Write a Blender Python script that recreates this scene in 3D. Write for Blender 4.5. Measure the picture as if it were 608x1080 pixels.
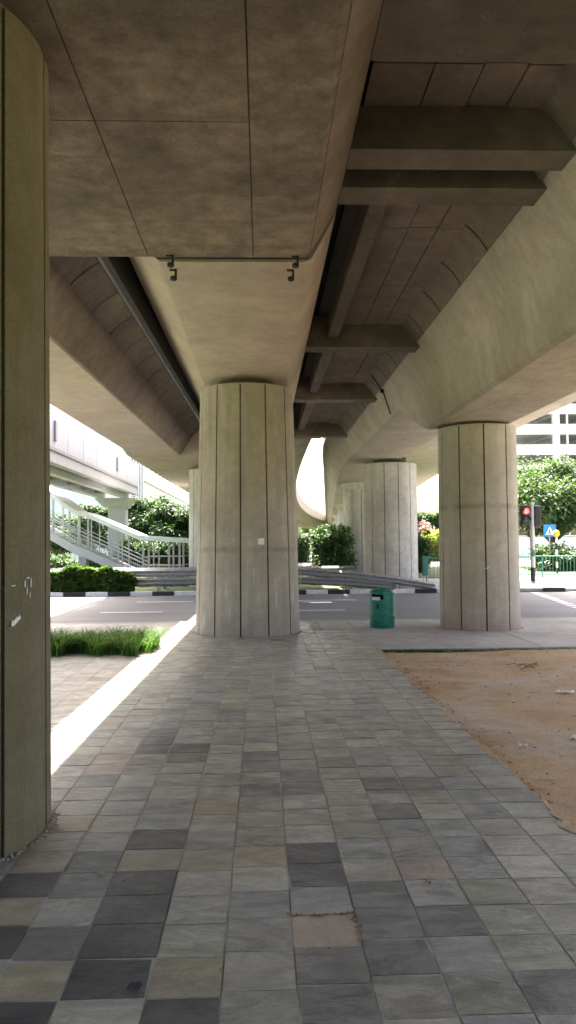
import bpy, bmesh, math, random
from mathutils import Vector, Matrix
R = math.radians
random.seed(7)
for o in list(bpy.data.objects): bpy.data.objects.remove(o)
scene = bpy.context.scene
col = scene.collection

# ------------------------------------------------------------------ camera, sky, sun, exposure
CAMH = 1.6
F = 810.0                      # focal length in pixels of the 608 x 1080 photograph
cam_d = bpy.data.cameras.new('camera'); cam = bpy.data.objects.new('camera', cam_d); col.objects.link(cam)
cam_d.sensor_fit = 'VERTICAL'; cam_d.sensor_height = 36.0; cam_d.lens = F/1080*36
cam_d.clip_start = 0.05; cam_d.clip_end = 3000
cam.location = (0, 0, CAMH)
YAW, PITCH, ROLL = R(-1.95), R(2.25), R(0.45)
cam.rotation_euler = (Matrix.Rotation(YAW, 3, 'Z') @ Matrix.Rotation(R(90)+PITCH, 3, 'X') @ Matrix.Rotation(-ROLL, 3, 'Z')).to_euler()
scene.camera = cam

SUN = Vector((-0.052, 0.60, 1.0)).normalized()      # towards the sun
elev = math.asin(SUN.z); azim = math.atan2(SUN.x, SUN.y)
world = bpy.data.worlds.new('World'); scene.world = world; world.use_nodes = True
wn = world.node_tree.nodes; wl = world.node_tree.links; wn.clear()
sky = wn.new('ShaderNodeTexSky'); sky.sky_type = 'NISHITA'; sky.sun_disc = False
sky.sun_elevation = elev; sky.sun_rotation = azim; sky.air_density = 0.7; sky.dust_density = 8.5; sky.ozone_density = 0.0
bg = wn.new('ShaderNodeBackground'); bg.inputs[1].default_value = 0.15
wo = wn.new('ShaderNodeOutputWorld'); wl.new(sky.outputs[0], bg.inputs[0]); wl.new(bg.outputs[0], wo.inputs[0])
sl = bpy.data.lights.new('sun', 'SUN'); sl.energy = 4.0; sl.angle = R(0.53); sl.color = (1, 0.95, 0.87)
so = bpy.data.objects.new('sun', sl); col.objects.link(so); so.rotation_euler = SUN.to_track_quat('Z', 'Y').to_euler(); so.location = (0, 0, 60)
vs = scene.view_settings; vs.view_transform = 'Standard'; vs.look = 'None'; vs.gamma = 1.0; vs.use_curve_mapping = False
vs.exposure = 3.2
scene.render.engine = 'CYCLES'
scene.cycles.max_bounces = 10; scene.cycles.diffuse_bounces = 8

VPX, VPY = 277.0, 572.0
def PX(px, D): return (px-VPX)/F*D
def PZ(py, D): return CAMH-(py-VPY)/F*D
def DG(py, z=0.0): return (CAMH-z)*F/(py-VPY)
def GP(px, py, z=0.0):
    D = DG(py, z); return Vector((PX(px, D), D, z))

# ------------------------------------------------------------------ materials
MATS = {}
def newmat(name):
    m = bpy.data.materials.new(name); m.use_nodes = True
    nt = m.node_tree; b = nt.nodes['Principled BSDF']
    return m, nt, b
def N(nt, t, **kw):
    n = nt.nodes.new(t)
    for k, v in kw.items():
        if k.startswith('i_'): n.inputs[k[2:].replace('_', ' ')].default_value = v
        else: setattr(n, k, v)
    return n
def L(nt, a, b): nt.links.new(a, b)
def ramp(nt, fac, p0, p1, c0=(0,0,0,1), c1=(1,1,1,1)):
    r = N(nt, 'ShaderNodeValToRGB'); e = r.color_ramp.elements
    e[0].position = p0; e[1].position = p1; e[0].color = c0; e[1].color = c1
    L(nt, fac, r.inputs[0]); return r.outputs[0]
def mix(nt, fac, a, b, mode='MIX'):
    n = N(nt, 'ShaderNodeMix', data_type='RGBA', blend_type=mode)
    for sock, v in ((n.inputs[0], fac), (n.inputs[6], a), (n.inputs[7], b)):
        if hasattr(v, 'is_linked'): L(nt, v, sock)
        else: sock.default_value = v if not isinstance(v, tuple) else (v+(1,))[:4]
    return n.outputs[2]
def noise(nt, vec, scale, detail=5, rough=0.55, dist=0.0):
    n = N(nt, 'ShaderNodeTexNoise'); n.inputs['Scale'].default_value = scale; n.inputs['Detail'].default_value = detail
    n.inputs['Roughness'].default_value = rough; n.inputs['Distortion'].default_value = dist
    L(nt, vec, n.inputs['Vector']); return n.outputs['Fac']
def mapped(nt, vec, scale=(1,1,1), loc=(0,0,0)):
    m = N(nt, 'ShaderNodeMapping'); m.inputs['Scale'].default_value = scale; m.inputs['Location'].default_value = loc
    L(nt, vec, m.inputs['Vector']); return m.outputs[0]
def bump(nt, h, b, strength=0.3, dist=0.01):
    n = N(nt, 'ShaderNodeBump'); n.inputs['Strength'].default_value = strength; n.inputs['Distance'].default_value = dist
    L(nt, h, n.inputs['Height']); L(nt, n.outputs[0], b.inputs['Normal'])
def math_(nt, op, a, b=None, c=None, clamp=False):
    n = N(nt, 'ShaderNodeMath', operation=op); n.use_clamp = clamp
    for i, v in enumerate((a, b, c)):
        if v is None: continue
        if hasattr(v, 'is_linked'): L(nt, v, n.inputs[i])
        else: n.inputs[i].default_value = v
    return n.outputs[0]
def concrete(name, c, dark=0.6, streak=0.5, patch=0.0, green=0.0, band=None, base_dirt=0.0, grain=1.0, stain=0.5, drips=0.0, fine=0.25, boards=0.0):
    m, nt, b = newmat(name); MATS[name] = m
    g = N(nt, 'ShaderNodeNewGeometry').outputs['Position']
    cd = tuple(x*dark for x in c); cl = tuple(min(1, x*1.18) for x in c)
    a = mix(nt, ramp(nt, noise(nt, g, 0.9, 7, 0.62, 0.4), 0.30, 0.72), cd, cl)
    f2 = ramp(nt, noise(nt, mapped(nt, g, (1,1,1), (9,3,5)), 5.5, 9, 0.72), 0.30, 0.72, (1-fine,)*3+(1,), (1+fine*.4,)*3+(1,))
    a = mix(nt, 1.0, a, f2, 'MULTIPLY')
    if streak:
        s = ramp(nt, noise(nt, mapped(nt, g, (5.5,5.5,0.35)), 1.3, 5, 0.6), 0.42, 0.72)
        s = math_(nt, 'MULTIPLY', s, streak)
        a = mix(nt, s, a, tuple(x*0.55 for x in c))
    if stain:      # dark irregular weather stains
        s = ramp(nt, noise(nt, mapped(nt, g, (1,0.6,1), (4,7,1)), 0.55, 9, 0.72, 0.8), 0.53, 0.66)
        a = mix(nt, math_(nt, 'MULTIPLY', s, stain), a, tuple(x*0.48 for x in c))
    if green:
        s = ramp(nt, noise(nt, mapped(nt, g, (3,3,0.3), (2,2,2)), 0.9, 5), 0.40, 0.66)
        a = mix(nt, math_(nt, 'MULTIPLY', s, green), a, (c[0]*0.62, c[1]*0.68, c[2]*0.40))
    if boards:     # faint marks left by the formwork boards
        w_ = N(nt, 'ShaderNodeTexWave', wave_type='BANDS', bands_direction='Y'); w_.inputs['Scale'].default_value = 0.55; w_.inputs['Distortion'].default_value = 0.6; w_.inputs['Detail'].default_value = 4
        L(nt, g, w_.inputs['Vector'])
        f = math_(nt, 'MULTIPLY', ramp(nt, w_.outputs['Fac'], 0.0, 0.06, (1,1,1,1), (0,0,0,1)), boards)
        a = mix(nt, f, a, tuple(x*0.5 for x in c))
    if drips:      # pale lime runs low on the shaft
        z = N(nt, 'ShaderNodeSeparateXYZ'); L(nt, g, z.inputs[0])
        f = ramp(nt, noise(nt, mapped(nt, g, (9,9,0.5), (4,1,2)), 1.6, 4, 0.6, 0.6), 0.60, 0.66)
        zz = math_(nt, 'ADD', z.outputs[2], math_(nt, 'MULTIPLY', noise(nt, mapped(nt, g, (5,5,.6)), 1.5, 3), 1.2))
        f = math_(nt, 'MULTIPLY', f, ramp(nt, zz, 0.50, 0.62, (0,0,0,1), (1,1,1,1)))
        f = math_(nt, 'MULTIPLY', f, ramp(nt, math_(nt, 'MULTIPLY', zz, .4), 0.66, 0.84, (1,1,1,1), (0,0,0,1)))
        a = mix(nt, math_(nt, 'MULTIPLY', f, drips), a, (0.58,0.55,0.48))
    if patch:
        s = ramp(nt, noise(nt, mapped(nt, g, (1.6,2.2,1.8), (1,8,3)), 1.7, 11, 0.74, 1.2), 0.58, 0.72)
        a = mix(nt, math_(nt, 'MULTIPLY', s, patch), a, (0.46,0.44,0.40))
    if band is not None:
        z = N(nt, 'ShaderNodeSeparateXYZ'); L(nt, g, z.inputs[0])
        zz = math_(nt, 'ADD', z.outputs[2], math_(nt, 'MULTIPLY', noise(nt, g, 7, 3), 0.05))
        d = math_(nt, 'ABSOLUTE', math_(nt, 'SUBTRACT', zz, band))
        f = ramp(nt, d, 0.02, 0.07, (1,1,1,1), (0,0,0,1))
        f = math_(nt, 'MULTIPLY', f, ramp(nt, noise(nt, mapped(nt, g, (4,4,1)), 1.0, 3), 0.35, 0.6))
        a = mix(nt, math_(nt, 'MULTIPLY', f, 0.55), a, (c[0]*0.45, c[1]*0.43, c[2]*0.40))
    if base_dirt:
        z = N(nt, 'ShaderNodeSeparateXYZ'); L(nt, g, z.inputs[0])
        zz = math_(nt, 'ADD', z.outputs[2], math_(nt, 'MULTIPLY', noise(nt, mapped(nt, g, (5,5,1)), 1.6, 5), 0.55))
        f = ramp(nt, zz, 0.25, 0.62, (1,1,1,1), (0,0,0,1))
        a = mix(nt, math_(nt, 'MULTIPLY', f, base_dirt), a, (0.34, 0.235, 0.19))
    sp = ramp(nt, noise(nt, g, 60*grain, 3, 0.7), 0.30, 0.70, (0.82,0.82,0.82,1), (1.12,1.12,1.12,1))
    a = mix(nt, 1.0, a, sp, 'MULTIPLY')
    L(nt, a, b.inputs['Base Color']); b.inputs['Roughness'].default_value = 0.86; b.inputs['Specular IOR Level'].default_value = 0.3
    h = math_(nt, 'ADD', math_(nt, 'MULTIPLY', noise(nt, g, 2.2, 6, 0.6), 1.0), math_(nt, 'MULTIPLY', noise(nt, g, 45, 4, 0.7), 0.22))
    bump(nt, h, b, 0.55, 0.03)
    return m
def plain(name, c, rough=0.6, metal=0.0, var=0.15, scale=6, spec=0.4, emit=None):
    m, nt, b = newmat(name); MATS[name] = m
    g = N(nt, 'ShaderNodeNewGeometry').outputs['Position']
    a = mix(nt, ramp(nt, noise(nt, g, scale, 6, 0.65), 0.3, 0.7), tuple(x*(1-var) for x in c), tuple(min(1, x*(1+var)) for x in c))
    L(nt, a, b.inputs['Base Color']); b.inputs['Roughness'].default_value = rough; b.inputs['Metallic'].default_value = metal
    b.inputs['Specular IOR Level'].default_value = spec
    if emit: b.inputs['Emission Color'].default_value = emit[:3]+(1,); b.inputs['Emission Strength'].default_value = emit[3]
    return m
def foliage(name, c1, c2, trans=0.35, scale=1.2):
    m, nt, b = newmat(name); MATS[name] = m
    g = N(nt, 'ShaderNodeNewGeometry').outputs['Position']
    a = mix(nt, ramp(nt, noise(nt, g, scale, 5, 0.7), 0.32, 0.68), c1, c2)
    a2 = ramp(nt, noise(nt, g, 14, 2), 0.3, 0.7, (0.7,0.72,0.6,1), (1.25,1.2,1.1,1))
    a = mix(nt, 1.0, a, a2, 'MULTIPLY')
    L(nt, a, b.inputs['Base Color']); b.inputs['Roughness'].default_value = 0.55; b.inputs['Specular IOR Level'].default_value = 0.3
    t = N(nt, 'ShaderNodeBsdfTranslucent'); L(nt, mix(nt, 1.0, a, (1.3,1.5,0.6), 'MULTIPLY'), t.inputs[0])
    ms = N(nt, 'ShaderNodeMixShader'); ms.inputs[0].default_value = trans
    L(nt, b.outputs[0], ms.inputs[1]); L(nt, t.outputs[0], ms.inputs[2])
    L(nt, ms.outputs[0], nt.nodes['Material Output'].inputs[0])
    return m
def slate(name, c, vein, veinamt=0.4, rough=0.44):
    m, nt, b = newmat(name); MATS[name] = m
    g = N(nt, 'ShaderNodeNewGeometry').outputs['Position']
    rnd = N(nt, 'ShaderNodeObjectInfo').outputs['Random']
    off = N(nt, 'ShaderNodeCombineXYZ'); L(nt, math_(nt, 'MULTIPLY', rnd, 37.0), off.inputs[0]); L(nt, math_(nt, 'MULTIPLY', rnd, 91.0), off.inputs[1])
    va = N(nt, 'ShaderNodeVectorMath', operation='ADD'); L(nt, g, va.inputs[0]); L(nt, off.outputs[0], va.inputs[1])
    v = va.outputs[0]
    n1 = noise(nt, mapped(nt, v, (1,2.2,1)), 3.2, 9, 0.66, 1.1)
    a = mix(nt, ramp(nt, n1, 0.34, 0.68), tuple(x*0.58 for x in c), tuple(min(1, x*1.32) for x in c))
    n2 = noise(nt, mapped(nt, v, (1.6,3.4,1), (3,1,0)), 2.0, 8, 0.7, 2.2)
    a = mix(nt, math_(nt, 'MULTIPLY', ramp(nt, n2, 0.50, 0.62), veinamt), a, vein)
    # worn dusty film over the paving as a whole
    n4 = noise(nt, g, 0.8, 6, 0.65, 0.5)
    a = mix(nt, math_(nt, 'MULTIPLY', ramp(nt, noise(nt, mapped(nt, g, (1,1,1), (3,8,0)), 1.7, 8, 0.7, 0.8), 0.50, 0.68), 0.5), a, tuple(x*0.45 for x in c))
    vg = N(nt, 'ShaderNodeTexVoronoi'); vg.inputs['Scale'].default_value = 4.2; L(nt, g, vg.inputs['Vector'])
    a = mix(nt, math_(nt, 'MULTIPLY', ramp(nt, vg.outputs['Distance'], 0.05, 0.075, (1,1,1,1), (0,0,0,1)), 0.55), a, (0.05,0.05,0.048))
    a = mix(nt, math_(nt, 'MULTIPLY', ramp(nt, n4, 0.42, 0.75), 0.30), a, (0.30,0.295,0.275))
    br = N(nt, 'ShaderNodeMapRange'); L(nt, rnd, br.inputs[0]); br.inputs[3].default_value = 0.84; br.inputs[4].default_value = 1.14
    bc = N(nt, 'ShaderNodeCombineXYZ')
    for i in range(3): L(nt, br.outputs[0], bc.inputs[i])
    a = mix(nt, 1.0, a, bc.outputs[0], 'MULTIPLY')
    a = mix(nt, 1.0, a, ramp(nt, noise(nt, g, 90, 3, 0.7), 0.3, 0.7, (0.84,0.84,0.84,1), (1.13,1.13,1.13,1)), 'MULTIPLY')
    L(nt, a, b.inputs['Base Color'])
    L(nt, ramp(nt, noise(nt, v, 5, 5), 0.3, 0.7, (rough-0.14,)*3+(1,), (rough+0.14,)*3+(1,)), b.inputs['Roughness'])
    b.inputs['Specular IOR Level'].default_value = 0.42
    h = math_(nt, 'ADD', math_(nt, 'ADD', n1, math_(nt, 'MULTIPLY', ramp(nt, n2, 0.46, 0.60), 0.35)), math_(nt, 'MULTIPLY', noise(nt, v, 38, 5, 0.7), 0.25))
    bump(nt, h, b, 0.6, 0.014)
    return m

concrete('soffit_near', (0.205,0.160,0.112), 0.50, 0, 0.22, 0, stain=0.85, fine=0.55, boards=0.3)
concrete('soffit_mid', (0.345,0.282,0.207), 0.84, 0.1, 0.12, 0, stain=0.25, fine=0.18)
concrete('soffit_left', (0.37,0.31,0.24), 0.88, 0.1, 0.0, 0, stain=0.12, fine=0.15)
concrete('web_right', (0.37,0.322,0.255), 0.80, 0.35, 0.05, 0.08, stain=0.55, fine=0.18)
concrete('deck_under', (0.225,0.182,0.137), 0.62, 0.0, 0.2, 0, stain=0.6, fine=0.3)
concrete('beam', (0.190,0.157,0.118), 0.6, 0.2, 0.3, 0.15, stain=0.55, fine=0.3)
concrete('column_mid', (0.385,0.340,0.272), 0.84, 0.5, 0.0, 0.05, band=1.50, base_dirt=0.25, stain=0.2, drips=0.55, fine=0.2)
concrete('column_right', (0.44,0.40,0.33), 0.86, 0.35, 0.0, 0.12, band=2.24, base_dirt=0.75, stain=0.2, fine=0.18)
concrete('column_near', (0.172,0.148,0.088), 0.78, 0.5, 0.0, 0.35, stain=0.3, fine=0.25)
concrete('column_far', (0.54,0.51,0.46), 0.82, 0.35, 0.0, 0.1, stain=0.1)
concrete('gap_shade', (0.028,0.026,0.023), 0.7, 0.3, stain=0.3)  # near-black concrete: shade of the slot between decks put into the colour
concrete('groove', (0.10,0.09,0.075), 0.7, 0.2, stain=0)
concrete('pavement', (0.40,0.375,0.34), 0.82, 0, 0.0, 0, stain=0.35)
concrete('kerb_white', (0.72,0.71,0.68), 0.85, 0.2, 0, 0, stain=0.2)
concrete('kerb_black', (0.05,0.05,0.05), 0.7, 0.2, 0, 0, stain=0.2)
concrete('mortar', (0.36,0.30,0.22), 0.75, 0, 0.3, 0, stain=0.4, grain=1.5)
concrete('joint', (0.38,0.365,0.325), 0.7, 0, 0, 0, stain=0.4, grain=1.4)
concrete('building_white', (0.80,0.79,0.77), 0.93, 0.1, 0, 0, stain=0.05)
concrete('building_grey', (0.42,0.42,0.42), 0.85, 0.1, 0, 0, stain=0.1)
plain('bridge_paint', (0.34,0.34,0.355), 0.55, 0, 0.06, 2)
plain('bridge_dark', (0.24,0.23,0.22), 0.6, 0, 0.2, 2)
plain('stair_white', (0.46,0.46,0.46), 0.5, 0, 0.06, 3)
plain('roof_sheet', (0.70,0.70,0.70), 0.45, 0.0, 0.08, 3)
plain('glass_dark', (0.06,0.07,0.08), 0.15, 0.0, 0.3, 1, 0.6)
plain('steel', (0.40,0.40,0.40), 0.42, 0.75, 0.2, 8)
plain('bin_green', (0.006,0.175,0.115), 0.45, 0, 0.3, 9, 0.5)
plain('bin_dark', (0.012,0.02,0.018), 0.7, 0, 0.2)
plain('pale_plate', (0.66,0.68,0.66), 0.5, 0, 0.1)
plain('black', (0.015,0.015,0.016), 0.6, 0, 0.3)
plain('black_rubber', (0.03,0.03,0.032), 0.8, 0, 0.3)
plain('rail_green', (0.035,0.17,0.115), 0.5, 0, 0.2)
plain('pole_grey', (0.38,0.37,0.35), 0.5, 0.3, 0.2)
plain('signal_red', (0.5,0.02,0.02), 0.4, 0, 0.05, 6, 0.4, (1.0,0.05,0.04,1.0))
plain('signal_off', (0.05,0.05,0.05), 0.35, 0, 0.1)
plain('sign_blue', (0.02,0.22,0.52), 0.45, 0, 0.08)
plain('sign_white', (0.8,0.8,0.8), 0.5, 0, 0.03)
plain('beacon_yellow', (0.75,0.48,0.05), 0.4, 0, 0.05)
plain('paper', (0.66,0.65,0.62), 0.8, 0, 0.1, 30)
plain('bark', (0.16,0.125,0.09), 0.9, 0, 0.35, 5)
plain('twig', (0.20,0.13,0.07), 0.9, 0, 0.35, 20)
plain('dead_leaf', (0.22,0.13,0.055), 0.8, 0, 0.4, 9)
plain('pebble', (0.30,0.26,0.21), 0.9, 0, 0.35, 11)
plain('bougainvillea', (0.55,0.36,0.34), 0.7, 0, 0.25, 4)
foliage('leaf_dark', (0.018,0.045,0.016), (0.045,0.10,0.03), 0.25)
foliage('leaf_mid', (0.028,0.062,0.024), (0.070,0.125,0.048), 0.3)
foliage('leaf_bright', (0.045,0.082,0.040), (0.095,0.145,0.07), 0.3)
foliage('leaf_hedge', (0.035,0.080,0.02), (0.12,0.19,0.06), 0.4, 2.5)
foliage('leaf_yellow', (0.20,0.24,0.05), (0.34,0.36,0.10), 0.4, 1.5)
foliage('blade', (0.045,0.105,0.025), (0.12,0.21,0.055), 0.4, 3)
# slate colours
slate('slate_grey', (0.234,0.220,0.180), (0.371,0.345,0.275), 0.6)
slate('slate_green', (0.213,0.210,0.158), (0.349,0.324,0.234), 0.7)
slate('slate_blue', (0.196,0.196,0.175), (0.327,0.309,0.261), 0.55)
slate('slate_dark', (0.044,0.044,0.042), (0.093,0.089,0.077), 0.35)
slate('slate_mid', (0.114,0.111,0.097), (0.202,0.188,0.153), 0.55)
slate('slate_beige', (0.256,0.218,0.142), (0.174,0.160,0.117), 0.6)
slate('slate_rust', (0.234,0.191,0.149), (0.300,0.263,0.203), 0.5)
slate('slate_pale', (0.300,0.278,0.221), (0.207,0.196,0.160), 0.6)
def make_ground_mats():
    m, nt, b = newmat('asphalt'); MATS['asphalt'] = m
    g = N(nt, 'ShaderNodeNewGeometry').outputs['Position']
    a = mix(nt, ramp(nt, noise(nt, mapped(nt, g, (0.25,1.4,1)), 0.9, 7, 0.6), 0.3, 0.7), (0.095,0.094,0.096), (0.145,0.143,0.145))
    a = mix(nt, 1.0, a, ramp(nt, noise(nt, g, 55, 3, 0.8), 0.3, 0.7, (0.7,0.7,0.7,1), (1.25,1.25,1.25,1)), 'MULTIPLY')
    L(nt, a, b.inputs['Base Color']); b.inputs['Roughness'].default_value = 0.85; bump(nt, noise(nt, g, 90, 3), b, 0.4, 0.01)
    m, nt, b = newmat('dirt'); MATS['dirt'] = m
    g = N(nt, 'ShaderNodeNewGeometry').outputs['Position']
    a = mix(nt, ramp(nt, noise(nt, g, 0.75, 7, 0.62, 0.5), 0.32, 0.68), (0.33,0.210,0.110), (0.50,0.355,0.215))
    a = mix(nt, ramp(nt, noise(nt, mapped(nt, g, (1,1,1), (5,2,0)), 0.5, 8, 0.7, 0.6), 0.50, 0.66), a, (0.42,0.37,0.30))
    a = mix(nt, math_(nt, 'MULTIPLY', ramp(nt, noise(nt, mapped(nt, g, (2,5,1), (1,2,0)), 1.4, 8, 0.7), 0.55, 0.68), 0.6), a, (0.19,0.125,0.072))
    a = mix(nt, math_(nt, 'MULTIPLY', ramp(nt, noise(nt, mapped(nt, g, (1,1.6,1), (7,4,0)), 4.5, 9, 0.75, 0.4), 0.46, 0.64), 0.45), a, (0.40,0.34,0.265))
    a = mix(nt, 1.0, a, ramp(nt, noise(nt, g, 48, 4, 0.75), 0.3, 0.7, (0.75,0.75,0.75,1), (1.2,1.2,1.2,1)), 'MULTIPLY')
    L(nt, a, b.inputs['Base Color']); b.inputs['Roughness'].default_value = 0.95; b.inputs['Specular IOR Level'].default_value = 0.1
    h = math_(nt, 'ADD', noise(nt, g, 6, 7, 0.7), math_(nt, 'MULTIPLY', noise(nt, g, 50, 4, 0.7), 0.3)); bump(nt, h, b, 0.6, 0.03)
    m, nt, b = newmat('lawn'); MATS['lawn'] = m
    g = N(nt, 'ShaderNodeNewGeometry').outputs['Position']
    a = mix(nt, ramp(nt, noise(nt, g, 1.3, 8, 0.7), 0.3, 0.7), (0.06,0.085,0.035), (0.11,0.14,0.06))
    a = mix(nt, 1.0, a, ramp(nt, noise(nt, g, 25, 4, 0.8), 0.3, 0.7, (0.6,0.62,0.5,1), (1.3,1.3,1.2,1)), 'MULTIPLY')
    L(nt, a, b.inputs['Base Color']); b.inputs['Roughness'].default_value = 0.9; bump(nt, noise(nt, g, 30, 4, 0.8), b, 0.8, 0.05)
    m, nt, b = newmat('road_paint'); MATS['road_paint'] = m
    g = N(nt, 'ShaderNodeNewGeometry').outputs['Position']
    a = mix(nt, ramp(nt, noise(nt, g, 22, 5, 0.75), 0.36, 0.56), (0.25,0.25,0.25), (0.72,0.72,0.70))
    L(nt, a, b.inputs['Base Color']); b.inputs['Roughness'].default_value = 0.7
make_ground_mats()

# ------------------------------------------------------------------ mesh helpers
class MB:
    def __init__(s): s.v = []; s.f = []; s.mi = []
    def add(s, vs, fs, mi=0):
        o = len(s.v); s.v += [tuple(p) for p in vs]; s.f += [tuple(i+o for i in f) for f in fs]; s.mi += [mi]*len(fs); return s
    def box(s, x0, x1, y0, y1, z0, z1, M=None):
        vs = [Vector(p) for p in ((x0,y0,z0),(x1,y0,z0),(x1,y1,z0),(x0,y1,z0),(x0,y0,z1),(x1,y0,z1),(x1,y1,z1),(x0,y1,z1))]
        if M: vs = [M @ p for p in vs]
        return s.add(vs, [(0,3,2,1),(4,5,6,7),(0,1,5,4),(1,2,6,5),(2,3,7,6),(3,0,4,7)])
    def cbox(s, x0, x1, y0, y1, z0, z1, c=0.01):      # box with chamfered edges (all twelve)
        bm = bmesh.new(); bmesh.ops.create_cube(bm, size=1)
        for v in bm.verts: v.co = Vector(((x0+x1)/2+v.co.x*(x1-x0), (y0+y1)/2+v.co.y*(y1-y0), (z0+z1)/2+v.co.z*(z1-z0)))
        bmesh.ops.bevel(bm, geom=bm.edges[:], offset=c, segments=1, affect='EDGES')
        bm.verts.index_update(); s.add([v.co for v in bm.verts], [[v.index for v in f.verts] for f in bm.faces]); bm.free(); return s
    def tube(s, pts, rad, n=8, cap=True):
        pts = [Vector(p) for p in pts]
        rads = rad if isinstance(rad, (list, tuple)) else [rad]*len(pts)
        rings = []; up = Vector((0,0,1))
        for i, p in enumerate(pts):
            t = (pts[min(i+1, len(pts)-1)]-pts[max(i-1, 0)]).normalized()
            a = t.cross(up if abs(t.z) < 0.95 else Vector((1,0,0))).normalized(); b = a.cross(t)
            rings.append([p+(a*math.cos(2*math.pi*k/n)+b*math.sin(2*math.pi*k/n))*rads[i] for k in range(n)])
        vs = [q for r in rings for q in r]; fs = []
        for i in range(len(pts)-1):
            for k in range(n): fs.append((i*n+k, i*n+(k+1) % n, (i+1)*n+(k+1) % n, (i+1)*n+k))
        if cap: fs.append(tuple(range(n))[::-1]); fs.append(tuple((len(pts)-1)*n+k for k in range(n)))
        return s.add(vs, fs)
    def lathe(s, prof, cx=0, cy=0, n=32, a0=0, a1=2*math.pi, close=True):
        full = abs(a1-a0-2*math.pi) < 1e-6; m = n if full else n+1
        vs = []
        for (r, z) in prof:
            for k in range(m):
                a = a0+(a1-a0)*k/n; vs.append((cx+r*math.cos(a), cy+r*math.sin(a), z))
        fs = []
        for i in range(len(prof)-1):
            for k in range(n):
                k2 = (k+1) % m if full else k+1
                fs.append((i*m+k, i*m+k2, (i+1)*m+k2, (i+1)*m+k))
        if full and close:
            fs.append(tuple(range(m))[::-1]); fs.append(tuple((len(prof)-1)*m+k for k in range(m)))
        return s.add(vs, fs)
    def loft(s, secs):                                # closed loops of equal length
        n = len(secs[0]); vs = [p for q in secs for p in q]; fs = []
        for i in range(len(secs)-1):
            for k in range(n): fs.append((i*n+k, i*n+(k+1) % n, (i+1)*n+(k+1) % n, (i+1)*n+k))
        fs.append(tuple(range(n))[::-1]); fs.append(tuple((len(secs)-1)*n+k for k in range(n)))
        return s.add(vs, fs)
    def mesh(s, name):
        me = bpy.data.meshes.new(name); me.from_pydata(s.v, [], s.f); me.update()
        bm = bmesh.new(); bm.from_mesh(me); bmesh.ops.recalc_face_normals(bm, faces=bm.faces); bm.to_mesh(me); bm.free()
        return me
    def build(s, name, mat, parent=None, smooth=False, recalc=True, loc=None):
        if recalc: me = s.mesh(name)
        else:
            me = bpy.data.meshes.new(name); me.from_pydata(s.v, [], s.f); me.update()
        mats = mat if isinstance(mat, (list, tuple)) else [mat]
        for m_ in mats: me.materials.append(MATS[m_])
        if len(mats) > 1: me.polygons.foreach_set('material_index', s.mi)
        if smooth:
            me.polygons.foreach_set('use_smooth', [True]*len(me.polygons)); me.set_sharp_from_angle(angle=R(35))
        o = bpy.data.objects.new(name, me); col.objects.link(o)
        if parent: o.parent = parent; o.matrix_parent_inverse = Matrix.Translation(-parent.location) if parent.type == 'EMPTY' and parent.rotation_euler.z == 0 else parent.matrix_basis.inverted()
        return o
def tag(o, label=None, cat=None, group=None, kind=None):
    if label: o['label'] = label
    if cat: o['category'] = cat
    if group: o['group'] = group
    if kind: o['kind'] = kind
    return o
def thing(name, label, cat, loc=(0,0,0), group=None):
    o = bpy.data.objects.new(name, None); col.objects.link(o); o.location = loc; o.empty_display_size = 0.3
    return tag(o, label, cat, group)
def inst(name, me, parent, loc, scale=(1,1,1), rotz=0):
    o = bpy.data.objects.new(name, me); col.objects.link(o)
    if parent: o.parent = parent; o.location = Vector(loc)-parent.location
    else: o.location = loc
    o.scale = scale; o.rotation_euler = (0,0,rotz); return o

# ------------------------------------------------------------------ the ground, pavement, road
ROADZ = -0.12
NEAR_KERB, FAR_KERB = 15.75, 25.3
g = MB()
# far land: one sheet to the horizon with the road trough and the front of the site left out
g.add([(-900,FAR_KERB+.16,-.03),(900,FAR_KERB+.16,-.03),(900,1500,-.03),(-900,1500,-.03)], [(0,1,2,3)])
o = g.build('ground', 'lawn'); tag(o, kind='structure')
o = MB().add([(-900,-300,-.14),(900,-300,-.14),(900,FAR_KERB+.16,-.14),(-900,FAR_KERB+.16,-.14)], [(0,1,2,3)]).build('forecourt', 'lawn'); tag(o, kind='structure')
o = MB().box(-300,300,NEAR_KERB,FAR_KERB,ROADZ-.016,ROADZ).build('road', 'asphalt'); tag(o, kind='structure')
o = MB().box(-60,60,12.9,NEAR_KERB-.16,-.13,-.012).build('pavement', 'pavement'); tag(o, kind='structure'); pave = o
# concrete apron to the right of the tiled walk (bin and column stand on it)
cs = MB(); xs = [1.70, 4.2, 6.7, 9.2, 11.7, 14.2, 18]
for a, b_ in zip(xs[:-1], xs[1:]):
    q = MB().cbox(a+.004, b_-.004, 11.45, 13.25, -.11, .0, .008).build('paving_slab', 'pavement', pave)
    q = MB().cbox(a+.004, b_-.004, 13.256, NEAR_KERB-.165, -.11, .0, .008).build('paving_slab', 'pavement', pave)
q = MB().cbox(1.08, 1.696, 13.9, NEAR_KERB-.165, -.11, .0, .008).build('paving_slab', 'pavement', pave)
# near kerb
nk = bpy.data.objects.new('near_kerb', None); col.objects.link(nk); tag(nk, kind='structure')
km = MB().cbox(-.497,.497,0,.15,-.13,.004,.012).mesh('kerb_stone'); km.materials.append(MATS['pavement'])
for i in range(-14, 20): inst('kerb_stone', km, nk, (i+.5, NEAR_KERB-.16, 0))
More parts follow.
